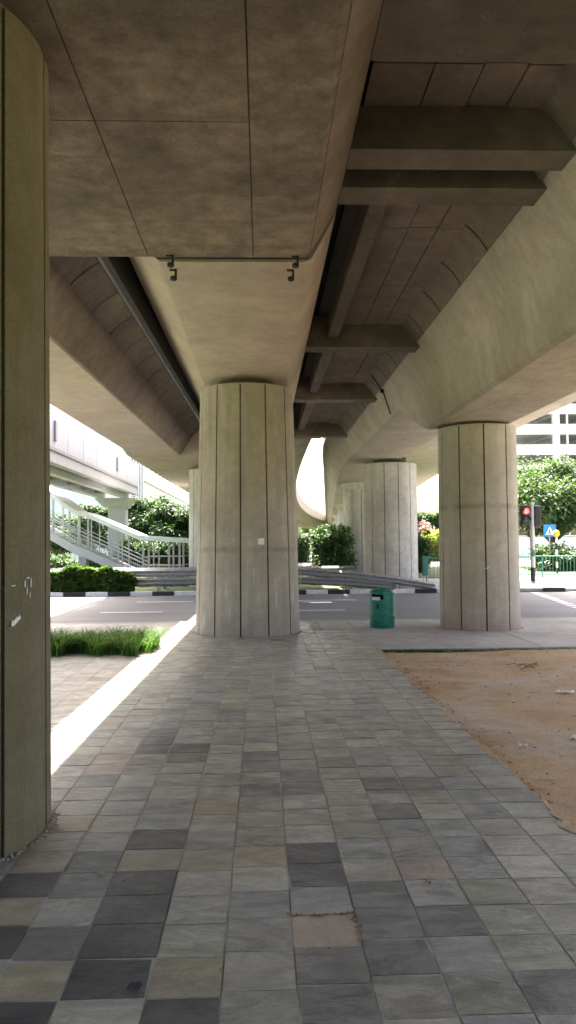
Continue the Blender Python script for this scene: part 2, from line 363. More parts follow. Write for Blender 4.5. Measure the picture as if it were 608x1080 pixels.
# far kerb: black and white painted stones
fk = bpy.data.objects.new('far_kerb', None); col.objects.link(fk); tag(fk, kind='structure')
kw = MB().cbox(-.357,.357,0,.15,-.13,.02,.012).mesh('kerb_stone'); kb = kw.copy()
kw.materials.append(MATS['kerb_white']); kb.materials.append(MATS['kerb_black'])
for i in range(-16, 22):
    x = -8.28+0.72*(i+4)
    if 6.3 < x < 9.1: continue
    inst('kerb_stone', kw if i % 2 == 0 else kb, fk, (x, FAR_KERB, 0))
# lane lines
lm = bpy.data.objects.new('lane_markings', None); col.objects.link(lm); tag(lm, kind='structure')
def dash(x0, x1, y, w=.13): MB().box(x0, x1, y-w/2, y+w/2, ROADZ+.002, ROADZ+.006).build('lane_line', 'road_paint', lm)
D1, D2 = DG(644, ROADZ), DG(633.5, ROADZ)
dash(PX(108,D1), PX(172,D1), D1); dash(PX(290,D1), PX(364,D1), D1); dash(PX(-90,D1), PX(-20,D1), D1); dash(PX(470,D1), PX(530,D1), D1)
dash(PX(146,D2), PX(204,D2), D2); dash(PX(308,D2), PX(376,D2), D2); dash(PX(-20,D2), PX(40,D2), D2)
MB().box(-40, 40, NEAR_KERB+.30, NEAR_KERB+.42, ROADZ+.002, ROADZ+.005).build('lane_line', 'road_paint', lm)
for k in range(16):                                      # dashed edge of the pedestrian crossing
    t = k/15; y = 25.0+(16.6-25.0)*t; x = 8.95+(7.55-8.95)*t
    MB().box(x-.14, x+.14, y-.12, y+.12, ROADZ+.002, ROADZ+.006).build('crossing_line', 'road_paint', lm)

# ------------------------------------------------------------------ tiled walk
walk = bpy.data.objects.new('tiled_walk', None); col.objects.link(walk); tag(walk, kind='structure')
MB().box(-6.2, 1.70, -3.0, 13.9, -.09, -.0035).build('mortar_bed', 'joint', walk)
MB().box(-6.2, 1.075, 13.9, NEAR_KERB-.165, -.09, -.0035).build('mortar_bed', 'joint', walk)
rt = random.Random(21)
T = .262
# column edges fitted to the joints visible at the bottom of the photograph
edges = [-.727, -.42, -.155, .115, .388]
while edges[0] > -6.1: edges.insert(0, edges[0]-rt.uniform(.25,.285))
while edges[-1] < 1.42: edges.append(edges[-1]+rt.uniform(.255,.275))
if 1.72-edges[-1] > .12: edges.append(1.715)
tiles = []
for i in range(len(edges)-1):
    x0, x1 = edges[i], edges[i+1]; xc = (x0+x1)/2
    y = (3.06 if xc < .11 else 3.10 if xc < .38 else 3.138)-16*T+rt.uniform(-.012,.012)*(abs(xc-.25) > .1)
    end = 13.88 if x1 > 1.08 else NEAR_KERB-.18
    while y < end:
        h = T*(rt.uniform(.985,1.015) if abs(xc-.25) > .1 else 1); y1 = min(y+h, end)
        if y1-y > .06: tiles.append([x0, x1, y, y1, None])
        y = y1
def tile_at(px, py):
    p = GP(px, py)
    for t in tiles:
        if t[0] <= p.x < t[1] and t[2] <= p.y < t[3]: return t
for c, pts in {
 'slate_dark': ((34,923),(150,920),(145,946),(132,977),(115,1014),(185,1055),(25,1057),(12,980),(167,876),(172,780),(172,790),(205,785),(329,892),(331,912)),
 'slate_mid': ((92,922),(277,797),(275,830),(351,804),(449,820),(404,825),(414,970),(399,940),(346,1007),(421,1005),(90,895),(180,770)),
 'slate_beige': ((162,896),(42,1015),(190,1012),(212,897),(270,902),(30,945),(60,1000),(230,845)),
 'slate_rust': ((451,910),(300,715),(320,720),(350,735)), 'slate_pale': ((569,910),(365,677),(355,677),(520,880)),
 'hole': ((340,975),)}.items():
    for p in pts:
        t = tile_at(*p)
        if t: t[4] = c
NONE = [(-2.115, 4.44, .95), (-.26, 13.99, .98)]           # columns stand here
def covered(t):
    for cx, cy, r in NONE:
        if all(math.hypot(x-cx, y-cy) < r-.05 for x in t[:2] for y in t[2:4]): return True
    if -6.1 < t[0] and t[1] < -1.55 and 10.95 < t[2] and t[3] < 12.35: return True     # planting strip
    return False
tiles = [t for t in tiles if not covered(t)]
pal = ['slate_grey']*8+['slate_green']*6+['slate_blue']*7+['slate_mid']*2+['slate_beige']*1+['slate_rust']+['slate_pale']*3
def tile_mesh(seed):
    r_ = random.Random(seed); bm = bmesh.new(); bmesh.ops.create_cube(bm, size=1)
    for v in bm.verts:
        v.co = Vector((v.co.x+r_.uniform(-.008,.008), v.co.y+r_.uniform(-.012,.012), v.co.z*.03))
    bmesh.ops.bevel(bm, geom=[e for e in bm.edges if all(v.co.z > 0 for v in e.verts)], offset=.008, segments=1, affect='EDGES')
    if seed % 2:
        for v in bm.verts:
            if v.co.z > 0 and r_.random() < .18: v.co.x *= r_.uniform(.93,.99); v.co.y *= r_.uniform(.93,.99)
    me = bpy.data.meshes.new('tile'); bm.to_mesh(me); bm.free(); return me
base = {(c, k): tile_mesh(k) for c in set(pal+['slate_dark']) for k in range(8)}
for (c, k), me in base.items(): me.materials.append(MATS[c])
JX = .0028
def in_view(t):
    x, y = (t[0]+t[1])/2, t[3]
    if y < 2.35: return False
    px = VPX+x/y*F; return -25 < px < 633
for t in tiles:
    if t[4] is None:
        t[4] = rt.choice(pal)
        if t[2] > 6 and t[4] in ('slate_mid','slate_beige') and rt.random() < .6: t[4] = 'slate_grey'
seen = sorted([t for t in tiles if in_view(t)], key=lambda t: -(t[1]-t[0])*(t[3]-t[2])/t[3]**3 if t[4] != 'hole' else 0)
near = [t for t in seen if t[4] != 'hole'][:300]
nearset = set(id(t) for t in near)
for t in near:
    o = inst('tile', base[(t[4], rt.randrange(8))], walk, ((t[0]+t[1])/2, (t[2]+t[3])/2, -.0155+rt.uniform(-.0012,.0015)), (t[1]-t[0]-2*JX, t[3]-t[2]-2*JX, 1))
    o.rotation_euler = (rt.uniform(-.003,.003), rt.uniform(-.004,.004), rt.uniform(-.006,.006))
order = ['slate_grey','slate_green','slate_blue','slate_mid','slate_beige','slate_rust','slate_pale','slate_dark']
far = MB()
for t in tiles:
    if id(t) in nearset or t[4] == 'hole' or t[3] < -.7: continue
    x0, x1, y0, y1 = t[0]+JX, t[1]-JX, t[2]+JX, t[3]-JX; c = .004; z = rt.uniform(-.003,.001)
    vs = [(x0,y0,-.03),(x1,y0,-.03),(x1,y1,-.03),(x0,y1,-.03),(x0,y0,z-c),(x1,y0,z-c),(x1,y1,z-c),(x0,y1,z-c),(x0+c,y0+c,z),(x1-c,y0+c,z),(x1-c,y1-c,z),(x0+c,y1-c,z)]
    far.add(vs, [(0,1,5,4),(1,2,6,5),(2,3,7,6),(3,0,4,7),(4,5,9,8),(5,6,10,9),(6,7,11,10),(7,4,8,11),(8,9,10,11)], order.index(t[4]))
o = far.build('tile', order, walk); tag(o, kind='stuff')
# the bare setting bed where a tile has come off
h = [t for t in tiles if t[4] == 'hole']
if h:
    t = h[0]; n = 14; rr = random.Random(3); vs = []; fs = []
    for j in range(n+1):
        for i in range(n+1):
            e = min(i, j, n-i, n-j)
            vs.append((t[0]+(t[1]-t[0])*i/n, t[2]+(t[3]-t[2])*j/n, -.0008-(.002 if e == 0 else .0018*rr.random())))
    for j in range(n):
        for i in range(n): fs.append((j*(n+1)+i, j*(n+1)+i+1, (j+1)*(n+1)+i+1, (j+1)*(n+1)+i))
    MB().add(vs, fs).build('bare_mortar', 'mortar', walk, smooth=True)
    cr = MB()
    for k in range(60):                                   # crumbs round the hole
        s = rr.uniform(.0015,.006); side = rr.random()
        if side < .5: p = (t[1]+rr.gauss(0,.008), rr.uniform(t[2],t[3]+.03))
        else: p = (rr.uniform(t[0],t[1]+.02), t[3]+rr.gauss(0,.008))
        Mx = Matrix.Translation((p[0],p[1],.001)) @ Matrix.Rotation(rr.uniform(0,6),4,'Z') @ Matrix.Rotation(rr.uniform(-.5,.5),4,'X')
        cr.box(-s,s,-s*.7,s*.7,-s*.5,s*.6,Mx)
    o = cr.build('mortar_crumbs', 'twig', walk); tag(o, kind='stuff')

# ------------------------------------------------------------------ bare earth on the right
def hnoise(x, y): return (math.sin(x*1.7+y*.6)+math.sin(x*.9-y*2.1+1)+math.sin(x*4.1+2)*math.sin(y*3.7)*.5+math.sin(x*9.3+y*7.1)*.22+math.sin(x*17-y*13)*.1)/3
d = MB(); nx, ny = 90, 280; vs = []; fs = []
for j in range(ny+1):
    for i in range(nx+1):
        u = (i/nx)**1.5; x = 1.70+u*12; y = -1+12.44*j/ny
        e = min(1, (x-1.70)/.35); z = -.036+.028*hnoise(x, y)*e+.006*e+random.uniform(-.004,.004)
        if j >= ny-1: z -= .02
        sp = max(0, hnoise(y*2.3, y*.7+3)+.25*math.sin(y*31)+.15)
        if i == 0: x = 1.712-.085*sp-random.uniform(0,.012); z = .0015
        elif i == 1: x = 1.735; z = .0015+.012*min(1, sp*2)-.02*(sp < .05)
        elif i < 8: z += .010*min(1, sp)
        vs.append((x, y, z))
for j in range(ny):
    for i in range(nx): fs.append((j*(nx+1)+i, j*(nx+1)+i+1, (j+1)*(nx+1)+i+1, (j+1)*(nx+1)+i))
o = d.add(vs, fs).build('bare_earth', 'dirt', smooth=True); tag(o, kind='structure'); earth = o
rr = random.Random(5); pb = MB(); dl = MB()
def blob(mb, x, y, z, s, r_):
    bm = bmesh.new(); bmesh.ops.create_icosphere(bm, subdivisions=1, radius=s)
    a = r_.uniform(0,6); sc = Vector((r_.uniform(.7,1.4), r_.uniform(.6,1.1), r_.uniform(.4,.8)))
    bm.verts.index_update()
    vs = [Matrix.Rotation(a,3,'Z') @ Vector((v.co.x*sc.x*r_.uniform(.8,1.2), v.co.y*sc.y, v.co.z*sc.z))+Vector((x,y,z)) for v in bm.verts]
    mb.add(vs, [[v.index for v in f.verts] for f in bm.faces]); bm.free()
for k in range(700):
    if k < 230: x = 1.70+abs(rr.gauss(0,.05)); y = rr.uniform(2.5,11.3)
    else: x = rr.uniform(1.75,7); y = rr.uniform(3,11.3)
    blob(pb, x, y, -.02+.028*hnoise(x,y)*min(1,(x-1.7)/.35), rr.uniform(.004,.014), rr)
tag(pb.build('pebbles', 'pebble', smooth=False), 'small scattered pebbles on the bare earth beside the tiled walk', 'pebbles', kind='stuff')
def leaf_flat(mb, x, y, z, s, r_):
    a = r_.uniform(0,6.3); ca, sa = math.cos(a), math.sin(a); w = s*r_.uniform(.3,.5); k = r_.uniform(.1,.35)*s
    P = [(-s,0,0),(0,-w,k),(s,0,k*.4),(0,w,k)]
    mb.add([(x+p[0]*ca-p[1]*sa, y+p[0]*sa+p[1]*ca, z+p[2]) for p in P], [(0,1,2),(0,2,3)])
for k in range(150):
    if k < 60: x = 1.66+abs(rr.gauss(0,.10)); y = rr.uniform(2.5,11.3)
    elif k < 125: x = rr.uniform(1.8,7); y = rr.uniform(3,11.3)
    else: x = rr.uniform(-1.4,1.6); y = rr.uniform(3,12)
    z = .004 if x < 1.7 else -.018+.028*hnoise(x,y)*min(1,(x-1.7)/.35)
    leaf_flat(dl, x, y, z, rr.uniform(.012,.035), rr)
tag(dl.build('fallen_leaves', 'dead_leaf', recalc=False), 'dry brown fallen leaves scattered over earth and paving', 'leaves', kind='stuff')
# weeds along the edge of the concrete
def blades(mb, n, pos, hh, r_, w=.006, lean=.5):
    for _ in range(n):
        x, y, z = pos(r_); h = hh*r_.uniform(.5,1.15); a = r_.uniform(0,6.3); l = h*lean*r_.uniform(.2,1.3); ww = w*r_.uniform(.7,1.3)
        dx, dy = math.cos(a), math.sin(a); pxv, pyv = -dy*ww, dx*ww
        p0 = (x,y,z); pts = []
        for t, b_ in ((0,1),(.45,.9),(.8,.6),(1,0)):
            cx = x+dx*l*t*t; cy = y+dy*l*t*t; cz = z+h*(t-.32*t*t*lean)
            pts.append((cx-pxv*b_, cy-pyv*b_, cz)); pts.append((cx+pxv*b_, cy+pyv*b_, cz))
        mb.add(pts[:7], [(0,1,3,2),(2,3,5,4),(4,5,6)])
w = MB()
def wp(r_):
    x = 1.78+abs(r_.gauss(0,.6)) if r_.random() < .45 else r_.uniform(1.75,8.5)
    return (x, 11.40+r_.gauss(0,.035), -.045)
blades(w, 1900, wp, .055, rr, .006, .9)
tag(w.build('weeds', 'blade', recalc=False), 'low green weeds along the edge of the concrete apron', 'weeds', kind='stuff')
# scraps
def scrap(px, py, s, name, label, cat, asp=.5, rot=.4, grp=None, mat='paper'):
    p = GP(px, py); z = (.0+.028*hnoise(p.x,p.y)-.02) if p.x > 1.7 else .007; n = 5; r_ = random.Random(int(px*7+py)); vs = []; fs = []
    for side in (0, 1):
        for j in range(n+1):
            for i in range(n+1):
                u = (i/n-.5)*2*s; v = (j/n-.5)*2*s*asp*(1-.5*abs(i/n-.5)); q = Vector((u,v)); c_, s_ = math.cos(rot), math.sin(rot)
                vs.append((p.x+u*c_-v*s_, p.y+u*s_+v*c_, z+min(.012,.22*s)*math.sin(i*1.3+j)+.3*s*(i/n)*.6+side*.003))
    m = (n+1)**2
    for j in range(n):
        for i in range(n):
            a = j*(n+1)+i; q = (a, a+1, a+n+2, a+n+1); fs.append(q); fs.append(tuple(x+m for x in q)[::-1])
    rim = [i for i in range(n+1)]+[j*(n+1)+n for j in range(1,n+1)]+[n*(n+1)+i for i in range(n-1,-1,-1)]+[j*(n+1) for j in range(n-1,0,-1)]
    for a, b_ in zip(rim, rim[1:]+rim[:1]): fs.append((a, b_, b_+m, a+m))
    tag(MB().add(vs, fs).build(name, mat), label, cat, grp)
scrap(551, 787, .035, 'paper_scrap', 'small crumpled white paper scrap on the brown earth near the walk edge', 'scrap', .45, 2.6)
scrap(589, 729, .04, 'paper_scrap', 'leftmost of the white scraps lying on the earth by the right edge', 'scrap', .5, .8)
scrap(597, 730, .055, 'paper_scrap', 'larger torn white scrap lying on the earth by the right edge', 'scrap', .6, .3)
scrap(605, 730, .04, 'paper_scrap', 'rightmost of the white scraps lying on the earth by the right edge', 'scrap', .5, 1.2)
scrap(610, 780, .06, 'paper_scrap', 'pale scrap at the right edge of the bare earth', 'scrap', .8, .3)
scrap(109, 913, .022, 'stone_chip', 'small pale flake lying on a dark slate tile near the left column', 'chip', .5, .2, mat='mortar')
scrap(143, 1028, .024, 'litter_scrap', 'small black scrap at the corner of a dark slate tile in front', 'scrap', .9, .7, mat='black_rubber')
scrap(448, 929, .018, 'dry_leaf', 'single dry brown leaf on the slate tiles right of the bare patch', 'leaf', .5, 1.9, mat='dead_leaf')
tw = MB()
for k in range(9):
    a = rr.uniform(-.5,.5); p0 = Vector((2.05+.25*math.cos(k),10.6+.1*math.sin(k*2),.0)) if False else GP(553+rr.uniform(-7,12), 706+rr.uniform(-2,2))
    tw.tube([(p0.x,p0.y,-.01),(p0.x+.1*math.cos(k),p0.y+.06*math.sin(k),.03),(p0.x+.2*math.cos(k+.4),p0.y+.1*math.sin(k+.3),.012)], .004, 5)
tag(tw.build('dry_twigs', 'twig'), 'small heap of dry twigs on the bare earth near the right column', 'twigs')

# ------------------------------------------------------------------ columns
def column(name, label, cx, cy, r0, r1, h, mat, npan=12, ang0=0.0, group='viaduct columns', cap=.05, gap=.014):
    c = thing(name, label, 'column', (cx, cy, 0), group)
    MB().lathe([(r0-.028,-.1),(r1-.028,h-.02)], cx, cy, 36).build('core', 'groove', c, smooth=True)
    MB().lathe([(r1-.03,h-.02),(r1-.012,h-.012),(r1-.012,h),(r1-.05,h+.006)], cx, cy, 36).build('cap', mat, c, smooth=True)
    MB().lathe([(r1*.62,h+.004),(r1*.62,4.60-.0)], cx, cy, 20).build('bearing_plinth', 'groove', c, smooth=True) if cap else None
    for k in range(npan):
        a0 = ang0+2*math.pi*k/npan+gap/r0; a1 = ang0+2*math.pi*(k+1)/npan-gap/r0; m = MB(); n = 5; secs = []
        for (z, rr_) in ((-.1,r0),(h*.33,r0+(r1-r0)*.33),(h*.66,r0+(r1-r0)*.66),(h-.012,r1)):
            out = [(cx+rr_*math.cos(a0+(a1-a0)*i/n), cy+rr_*math.sin(a0+(a1-a0)*i/n), z) for i in range(n+1)]
            e = .006/rr_
            out[0] = (cx+(rr_-.006)*math.cos(a0), cy+(rr_-.006)*math.sin(a0), z); out[-1] = (cx+(rr_-.006)*math.cos(a1), cy+(rr_-.006)*math.sin(a1), z)
            inn = [(cx+(rr_-.05)*math.cos(a0+(a1-a0)*i/n), cy+(rr_-.05)*math.sin(a0+(a1-a0)*i/n), z) for i in range(n, -1, -1)]
            secs.append(out+inn)
        m.loft(secs).build('panel', mat, c, smooth=True)
    return c
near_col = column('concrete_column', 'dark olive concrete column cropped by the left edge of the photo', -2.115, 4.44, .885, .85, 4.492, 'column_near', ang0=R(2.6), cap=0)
mid_col = column('concrete_column', 'large beige concrete column with grooves in the middle of the walk', -.265, 14.0, .945, .845, 4.36, 'column_mid', ang0=R(-96.5+30))
right_col = column('concrete_column', 'slimmer grooved concrete column on the concrete apron by the green bin', 4.04, 14.23, .73, .715, 3.70, 'column_right', npan=10, ang0=R(-96))
column('concrete_column', 'tall pale concrete column beyond the road behind the guardrail end', 4.62, 27.45, .955, .945, 4.36, 'column_far', ang0=R(-82))
column('concrete_column', 'pale concrete column with flared head behind the shrubs beyond the road', 5.05, 38.5, .95, .93, 4.2, 'column_far', ang0=R(-70))
column('concrete_column', 'far pale column half hidden behind the left side of the middle column', -1.86, 29.3, .92, .90, 4.36, 'column_far', ang0=R(-110))

# ------------------------------------------------------------------ viaduct decks
ZS = 4.5
def curve(D): return .00075*max(0, D-27)**2
def rcurve(D): return 0 if D < 26 else (.085*(D-26)**2/16 if D < 34 else .085*(D-30))
def chain(pts, c):                       # chamfer every convex corner a little
    return pts
def girder(parent, name, mat, sec, ds, off=curve):
    secs = []
    for D in ds:
        s_ = sec(D) if callable(sec) else sec
        secs.append([(x+off(D), D, z) for x, z in s_])
    return MB().loft(secs).build(name, mat, parent, smooth=True)
STR = lambda D: 0.0
def haunch(parent, name, mat, A, E, d0, d1, step, gap=.012, bow=.02, th=.08, off=STR):
    sgn = 1 if E[0] < A[0] else -1
    def prof(dx):
        out = []
        for i in range(7):
            t = i/6; x = A[0]+(E[0]-A[0])*t; z = A[1]+(E[1]-A[1])*t; k = math.sin(math.pi*t)*bow
            out.append((x+sgn*(k*.7+dx*.7), z+k+dx*.7))
        return out
    loop = prof(0)+prof(th)[::-1]; back = prof(.022)+prof(th+.03)[::-1]
    MB().loft([[(x+off(D),D,z) for x, z in back] for D in (d0+.002, d1-.002)]).build('joint_backing', 'groove', parent)
    D = d0
    while D < d1-.05:
        a, b_ = D+gap, min(D+step, d1)-gap
        MB().loft([[(x+off(a),a,z) for x, z in loop], [(x+off(b_),b_,z) for x, z in loop]]).build(name, mat, parent, smooth=True)
        D += step
def parapet(parent, x, w, d0, d1, z0=5.58, z1=6.42, mat='web_right', off=STR, n=1):
    ds = [d0+(d1-d0)*i/n for i in range(n+1)]
    girder(parent, 'parapet', mat, [(x,z0),(x+w,z0),(x+w-.03,z1),(x+.03,z1)], ds, off)
# --- near wide deck (over the camera), supported by the near column
NB, NE = -45.0, 7.72
nd = thing('viaduct_deck', 'wide dark brown concrete deck soffit over the near left column', 'viaduct', (-2, 4.4, 4.5))
cf = .06
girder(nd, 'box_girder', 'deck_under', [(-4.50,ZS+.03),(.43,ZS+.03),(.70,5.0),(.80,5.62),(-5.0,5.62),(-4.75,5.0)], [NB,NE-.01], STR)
def soff(x0, x1, d0, d1, round_right=False, round_left=False):
    ch = .045
    lo = [(x0+.004+(ch if round_left else 0),ZS),(x1-.004-(ch if round_right else 0),ZS)]
    hi = [(x1-.004,ZS+(.05 if round_right else .06)),(x1-.004,ZS+.07),(x0+.004,ZS+.07)]
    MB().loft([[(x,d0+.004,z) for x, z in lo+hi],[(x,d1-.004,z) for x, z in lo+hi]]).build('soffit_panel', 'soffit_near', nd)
for x0, x1, rr_ in ((-4.52,-1.13,False),(-1.13,-.07,False),(-.07,.51,True)):
    dd = [NB,-20,-9,-4,.6,5.2,NE] if x1 < 0 else [NB,-12,-2,NE]
    for a, b_ in zip(dd[:-1], dd[1:]): soff(x0, x1, a, b_, rr_)
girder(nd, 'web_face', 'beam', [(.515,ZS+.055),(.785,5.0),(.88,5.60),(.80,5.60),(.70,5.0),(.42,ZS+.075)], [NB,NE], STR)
girder(nd, 'deck_slab', 'deck_under', [(-6.2,5.62),(1.05,5.62),(1.05,5.84),(-6.2,5.84)], [NB,NE+.02], STR)
parapet(nd, -6.2, .2, NB, NE, 5.84, 6.6)
MB().box(-1.06, .49, NE+.004, NE+.126, ZS+.028, ZS+.20).build('joint_shade', 'black', nd)  # black strip put in to stand for the dark inside the open joint
# --- middle girder, supported by the middle column
def ls(D): return .016*(D-9)
mg = thing('viaduct_girder', 'beige box girder resting on the large middle column', 'viaduct', (-.27, 14, 4.5), 'viaduct girders')
M0, M1 = 7.85, 25.45
c_ = .05
girder(mg, 'box_girder', 'soffit_mid', [(-1.10+.02,ZS+.035),(-1.08+c_,ZS),(.51-c_,ZS),(.51+.02,ZS+.035),(.785,5.0),(.88,5.64),(-1.62,5.64),(-1.57,5.02)], [M0,M0+6,M0+12,M1], STR)
girder(mg, 'deck_slab', 'gap_shade', lambda D: [(-1.72+ls(D),5.645),(1.05,5.645),(1.05,5.84),(-1.72+ls(D),5.84)], [M0+.02,M1], STR)
girder(mg, 'shade_strip', 'gap_shade', lambda D: [(-1.718+ls(D),4.70),(-1.64+ls(D),4.70),(-1.64+ls(D),5.642),(-1.718+ls(D),5.642)], [M0+.04,M1-.02], STR)  # added strip in shade colour, hides the bright deck edge behind the slot
girder(mg, 'parapet', 'gap_shade', lambda D: [(-1.72+ls(D),5.845),(-1.56+ls(D),5.845),(-1.59+ls(D),7.2),(-1.69+ls(D),7.2)], [M0+.02,M1], STR)  # made extra tall to keep sky light out of the slot
# --- left girder
lg = thing('viaduct_girder', 'pale box girder at the left with ribbed haunch panels and sky beyond', 'viaduct', (-3.7, 20, 4.5), 'viaduct girders')
def lcurve(D): return .0
girder(lg, 'box_girder', 'soffit_left', [(-2.98,ZS+.035),(-3.01,ZS),(-4.47,ZS),(-4.51,ZS+.035),(-4.9,5.12),(-5.0,5.5),(-2.29,5.5),(-2.61,5.10)], [M0-.02,14,20,M1], ls)
girder(lg, 'web_face', 'deck_under', [(-2.985,ZS+.03),(-2.615,5.10),(-2.585,5.085),(-2.955,ZS+.015)], [M0-.015,M1-.01], ls)
haunch(lg, 'haunch_panel', 'deck_under', (-2.59,5.09), (-2.20,5.40), M0, M1, 1.24, gap=.026, off=ls)
girder(lg, 'deck_slab', 'gap_shade', [(-2.195,5.41),(-2.195,5.84),(-5.3,5.84),(-5.3,5.66),(-5.0,5.51),(-2.25,5.51)], [M0-.02,M1], ls)
girder(lg, 'parapet', 'gap_shade', [(-2.355,5.845),(-2.195,5.845),(-2.215,7.2),(-2.335,7.2)], [M0,M1], ls)  # raised like the one opposite, so less sky light enters the slot
parapet(lg, -5.3, .2, M0, M1, 5.845, 6.6)
# --- far wide deck, curving to the right beyond the road
fd = thing('viaduct_deck', 'far deck curving away to the right beyond the road behind the middle column', 'viaduct', (-2, 29, 4.5))
FD = [25.50]+[27+4*i for i in range(36)]
girder(fd, 'box_girder', 'soffit_left', [(-4.46,ZS+.035),(-4.42,ZS),(.46,ZS),(.53,ZS+.04),(.80,5.0),(1.3,5.30),(1.86,5.42),(1.86,5.70),(-5.3,5.70),(-5.3,5.5),(-4.85,5.12)], FD)
girder(fd, 'parapet', 'soffit_left', [(1.66,5.70),(1.86,5.70),(1.84,6.55),(1.68,6.55)], FD)
girder(fd, 'parapet', 'soffit_left', [(-5.3,5.70),(-5.1,5.70),(-5.12,6.55),(-5.28,6.55)], FD)
for i, D in enumerate((62, 92, 122)):
    x = -1.86+curve(D)
    MB().lathe([(.9,-.1),(.9,4.2),(1.6,ZS+.01)], x, D, 20).build('pier', 'column_far', fd, smooth=True)
# --- right girder with a lower haunched part over the right column
rg = thing('viaduct_girder', 'broad right box girder with deepened bottom over the slim column', 'viaduct', (4, 14.2, 3.7), 'viaduct girders')
def rsec(D):
    t = min(1, max(0, (D-14.5)/(17.4-14.5))); t = t*t*(3-2*t) if t < 1 else 1
    zb = 3.75+(ZS-3.75)*t
    cx0 = 3.22+(3.10-3.22)*t; cx1 = 4.62+(4.86-4.62)*t
    return [(2.735,5.08),(3.07,ZS+.03),(cx0-.01,min(zb+.05,ZS+.028)),(cx0+.06,zb),(cx1-.06,zb),(cx1+.01,min(zb+.05,ZS+.028)),(4.92,ZS+.03),(5.2,5.10),(5.3,5.5),(2.56,5.5)]
girder(rg, 'box_girder', 'web_right', rsec, [-45,-2,4,9,12]+[14.5+.2*i for i in range(16)]+[20,24]+FD[1:], rcurve)
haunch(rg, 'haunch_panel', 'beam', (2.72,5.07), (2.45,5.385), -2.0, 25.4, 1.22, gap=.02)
girder(rg, 'deck_slab', 'web_right', [(5.2,5.34),(9.7,5.88),(9.7,6.08),(6.5,5.80),(2.37,5.72),(2.37,5.51),(2.6,5.51)], [-45,3,14,24]+FD[1:], rcurve)  # outer edge stretched out of view so its shadow covers the road
girder(rg, 'parapet', 'web_right', [(9.5,6.07),(9.7,6.085),(9.68,6.85),(9.52,6.85)], [-45,3,14,24]+FD[1:], rcurve)
girder(rg, 'parapet', 'web_right', [(2.37,5.725),(2.57,5.725),(2.55,6.55),(2.39,6.55)], FD, rcurve)
for i, D in enumerate((60, 84, 108)):
    x = 4.3+rcurve(D)
    MB().lathe([(.9,-.1),(.9,4.1),(1.3,ZS+.01)], x, D, 20).build('pier', 'column_far', rg, smooth=True)
# flared head on the column behind the shrubs
MB().lathe([(.94,4.19),(.98,4.3),(1.15,4.57)], 5.05, 38.5, 24).build('pier_head', 'column_far', rg, smooth=True)
# --- infill slab with cross beams between middle and right girders
inf = thing('infill_deck', 'slab bay with cross beams spanning between middle and right girders', 'deck', (1.7, 13, 5.1))
xb = [0.90, 1.40, 1.80, 2.16, 2.46]
D = 3.0; k = 0
cuts = [-45, -20, -10, -4, 2.0, 4.2, 5.9, 7.61, 9.1, 11.2, 13.4, 15.7, 18.3, 20.4, 22.6, 24.9]
for d0, d1 in zip(cuts[:-1], cuts[1:]):
    for a, b_, z in ((xb[0],xb[1],0), (xb[1],xb[2],0), (xb[2],xb[3],.012), (xb[3],xb[4],0)):
        if a == .9 and d1 > 7.7: continue
        MB().box(a+.007, b_-.007, d0+.008, d1-.008, 5.385+z, 5.56).build('deck_panel', 'deck_under', inf)
MB().box(1.0, 2.365, -45, 25.1, 5.56, 5.70).build('deck_topping', 'groove', inf)
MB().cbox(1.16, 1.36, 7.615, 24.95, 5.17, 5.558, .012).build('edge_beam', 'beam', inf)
def xbeam(d0, d1, x1, zb=5.0, x0=.79):
    # end follows the haunch of the right girder; stops short of the edge beam's overlap by sitting below it
    loop = [(x0,zb),(x1+.085,zb),(x1+.04,zb+.08),(2.50,5.383),(1.37,5.383),(1.37,5.162),(1.15,5.162),(1.15,5.55),(x0+.09,5.55)] if d0 > 7.7 else [(x0,zb),(x1+.085,zb),(x1+.04,zb+.08),(2.50,5.383),(x0+.07,5.383)]
    MB().loft([[(x,d0,z) for x, z in loop],[(x,d1,z) for x, z in loop]]).build('cross_beam', 'beam', inf)
MB().box(1.87, 2.365, 25.11, 30.5, 5.72, 5.86).build('sun_block_slab', 'groove', inf)  # unseen slab added to keep sun spots off the road
xbeam(2.2, 5.28, 2.715); xbeam(6.50, 6.86, 2.715); xbeam(7.22, 7.60, 2.715)
xbeam(13.25, 13.65, 2.715); xbeam(18.2, 18.6, 2.715); xbeam(24.5, 24.95, 2.715)
# --- small fixtures under the deck: black bracket hooks beside the expansion joint
def bracket(px, py, s, label):
    D = (ZS-CAMH)*F/(VPY-py); x = PX(px, D)
    t = thing('joint_bracket', label, 'bracket', (x, D, ZS), 'black brackets at the deck joint')
    MB().cbox(x-.012, x+.012, D-.012, D+.012, ZS-.085, ZS+.004, .003).build('stem', 'black', t)
    MB().cbox(x-.035*s-.03, x-.035*s+.03, D-.014, D+.014, ZS-.016, ZS-.0005, .003).build('plate', 'black', t)
    MB().lathe([(.012,ZS-.125),(.036,ZS-.112),(.036,ZS-.082),(.012,ZS-.070)], x-s*.022, D, 12).build('bolt_head', 'black', t, smooth=True)
bracket(184, 266, 1, 'black bracket left of the deck joint on the near soffit')
bracket(187, 281, 1, 'black bracket left of the deck joint on the girder soffit beyond')
bracket(317, 266, 1, 'black bracket right of the deck joint on the near soffit')
bracket(312, 281, 1, 'black bracket right of the deck joint on the girder soffit beyond')
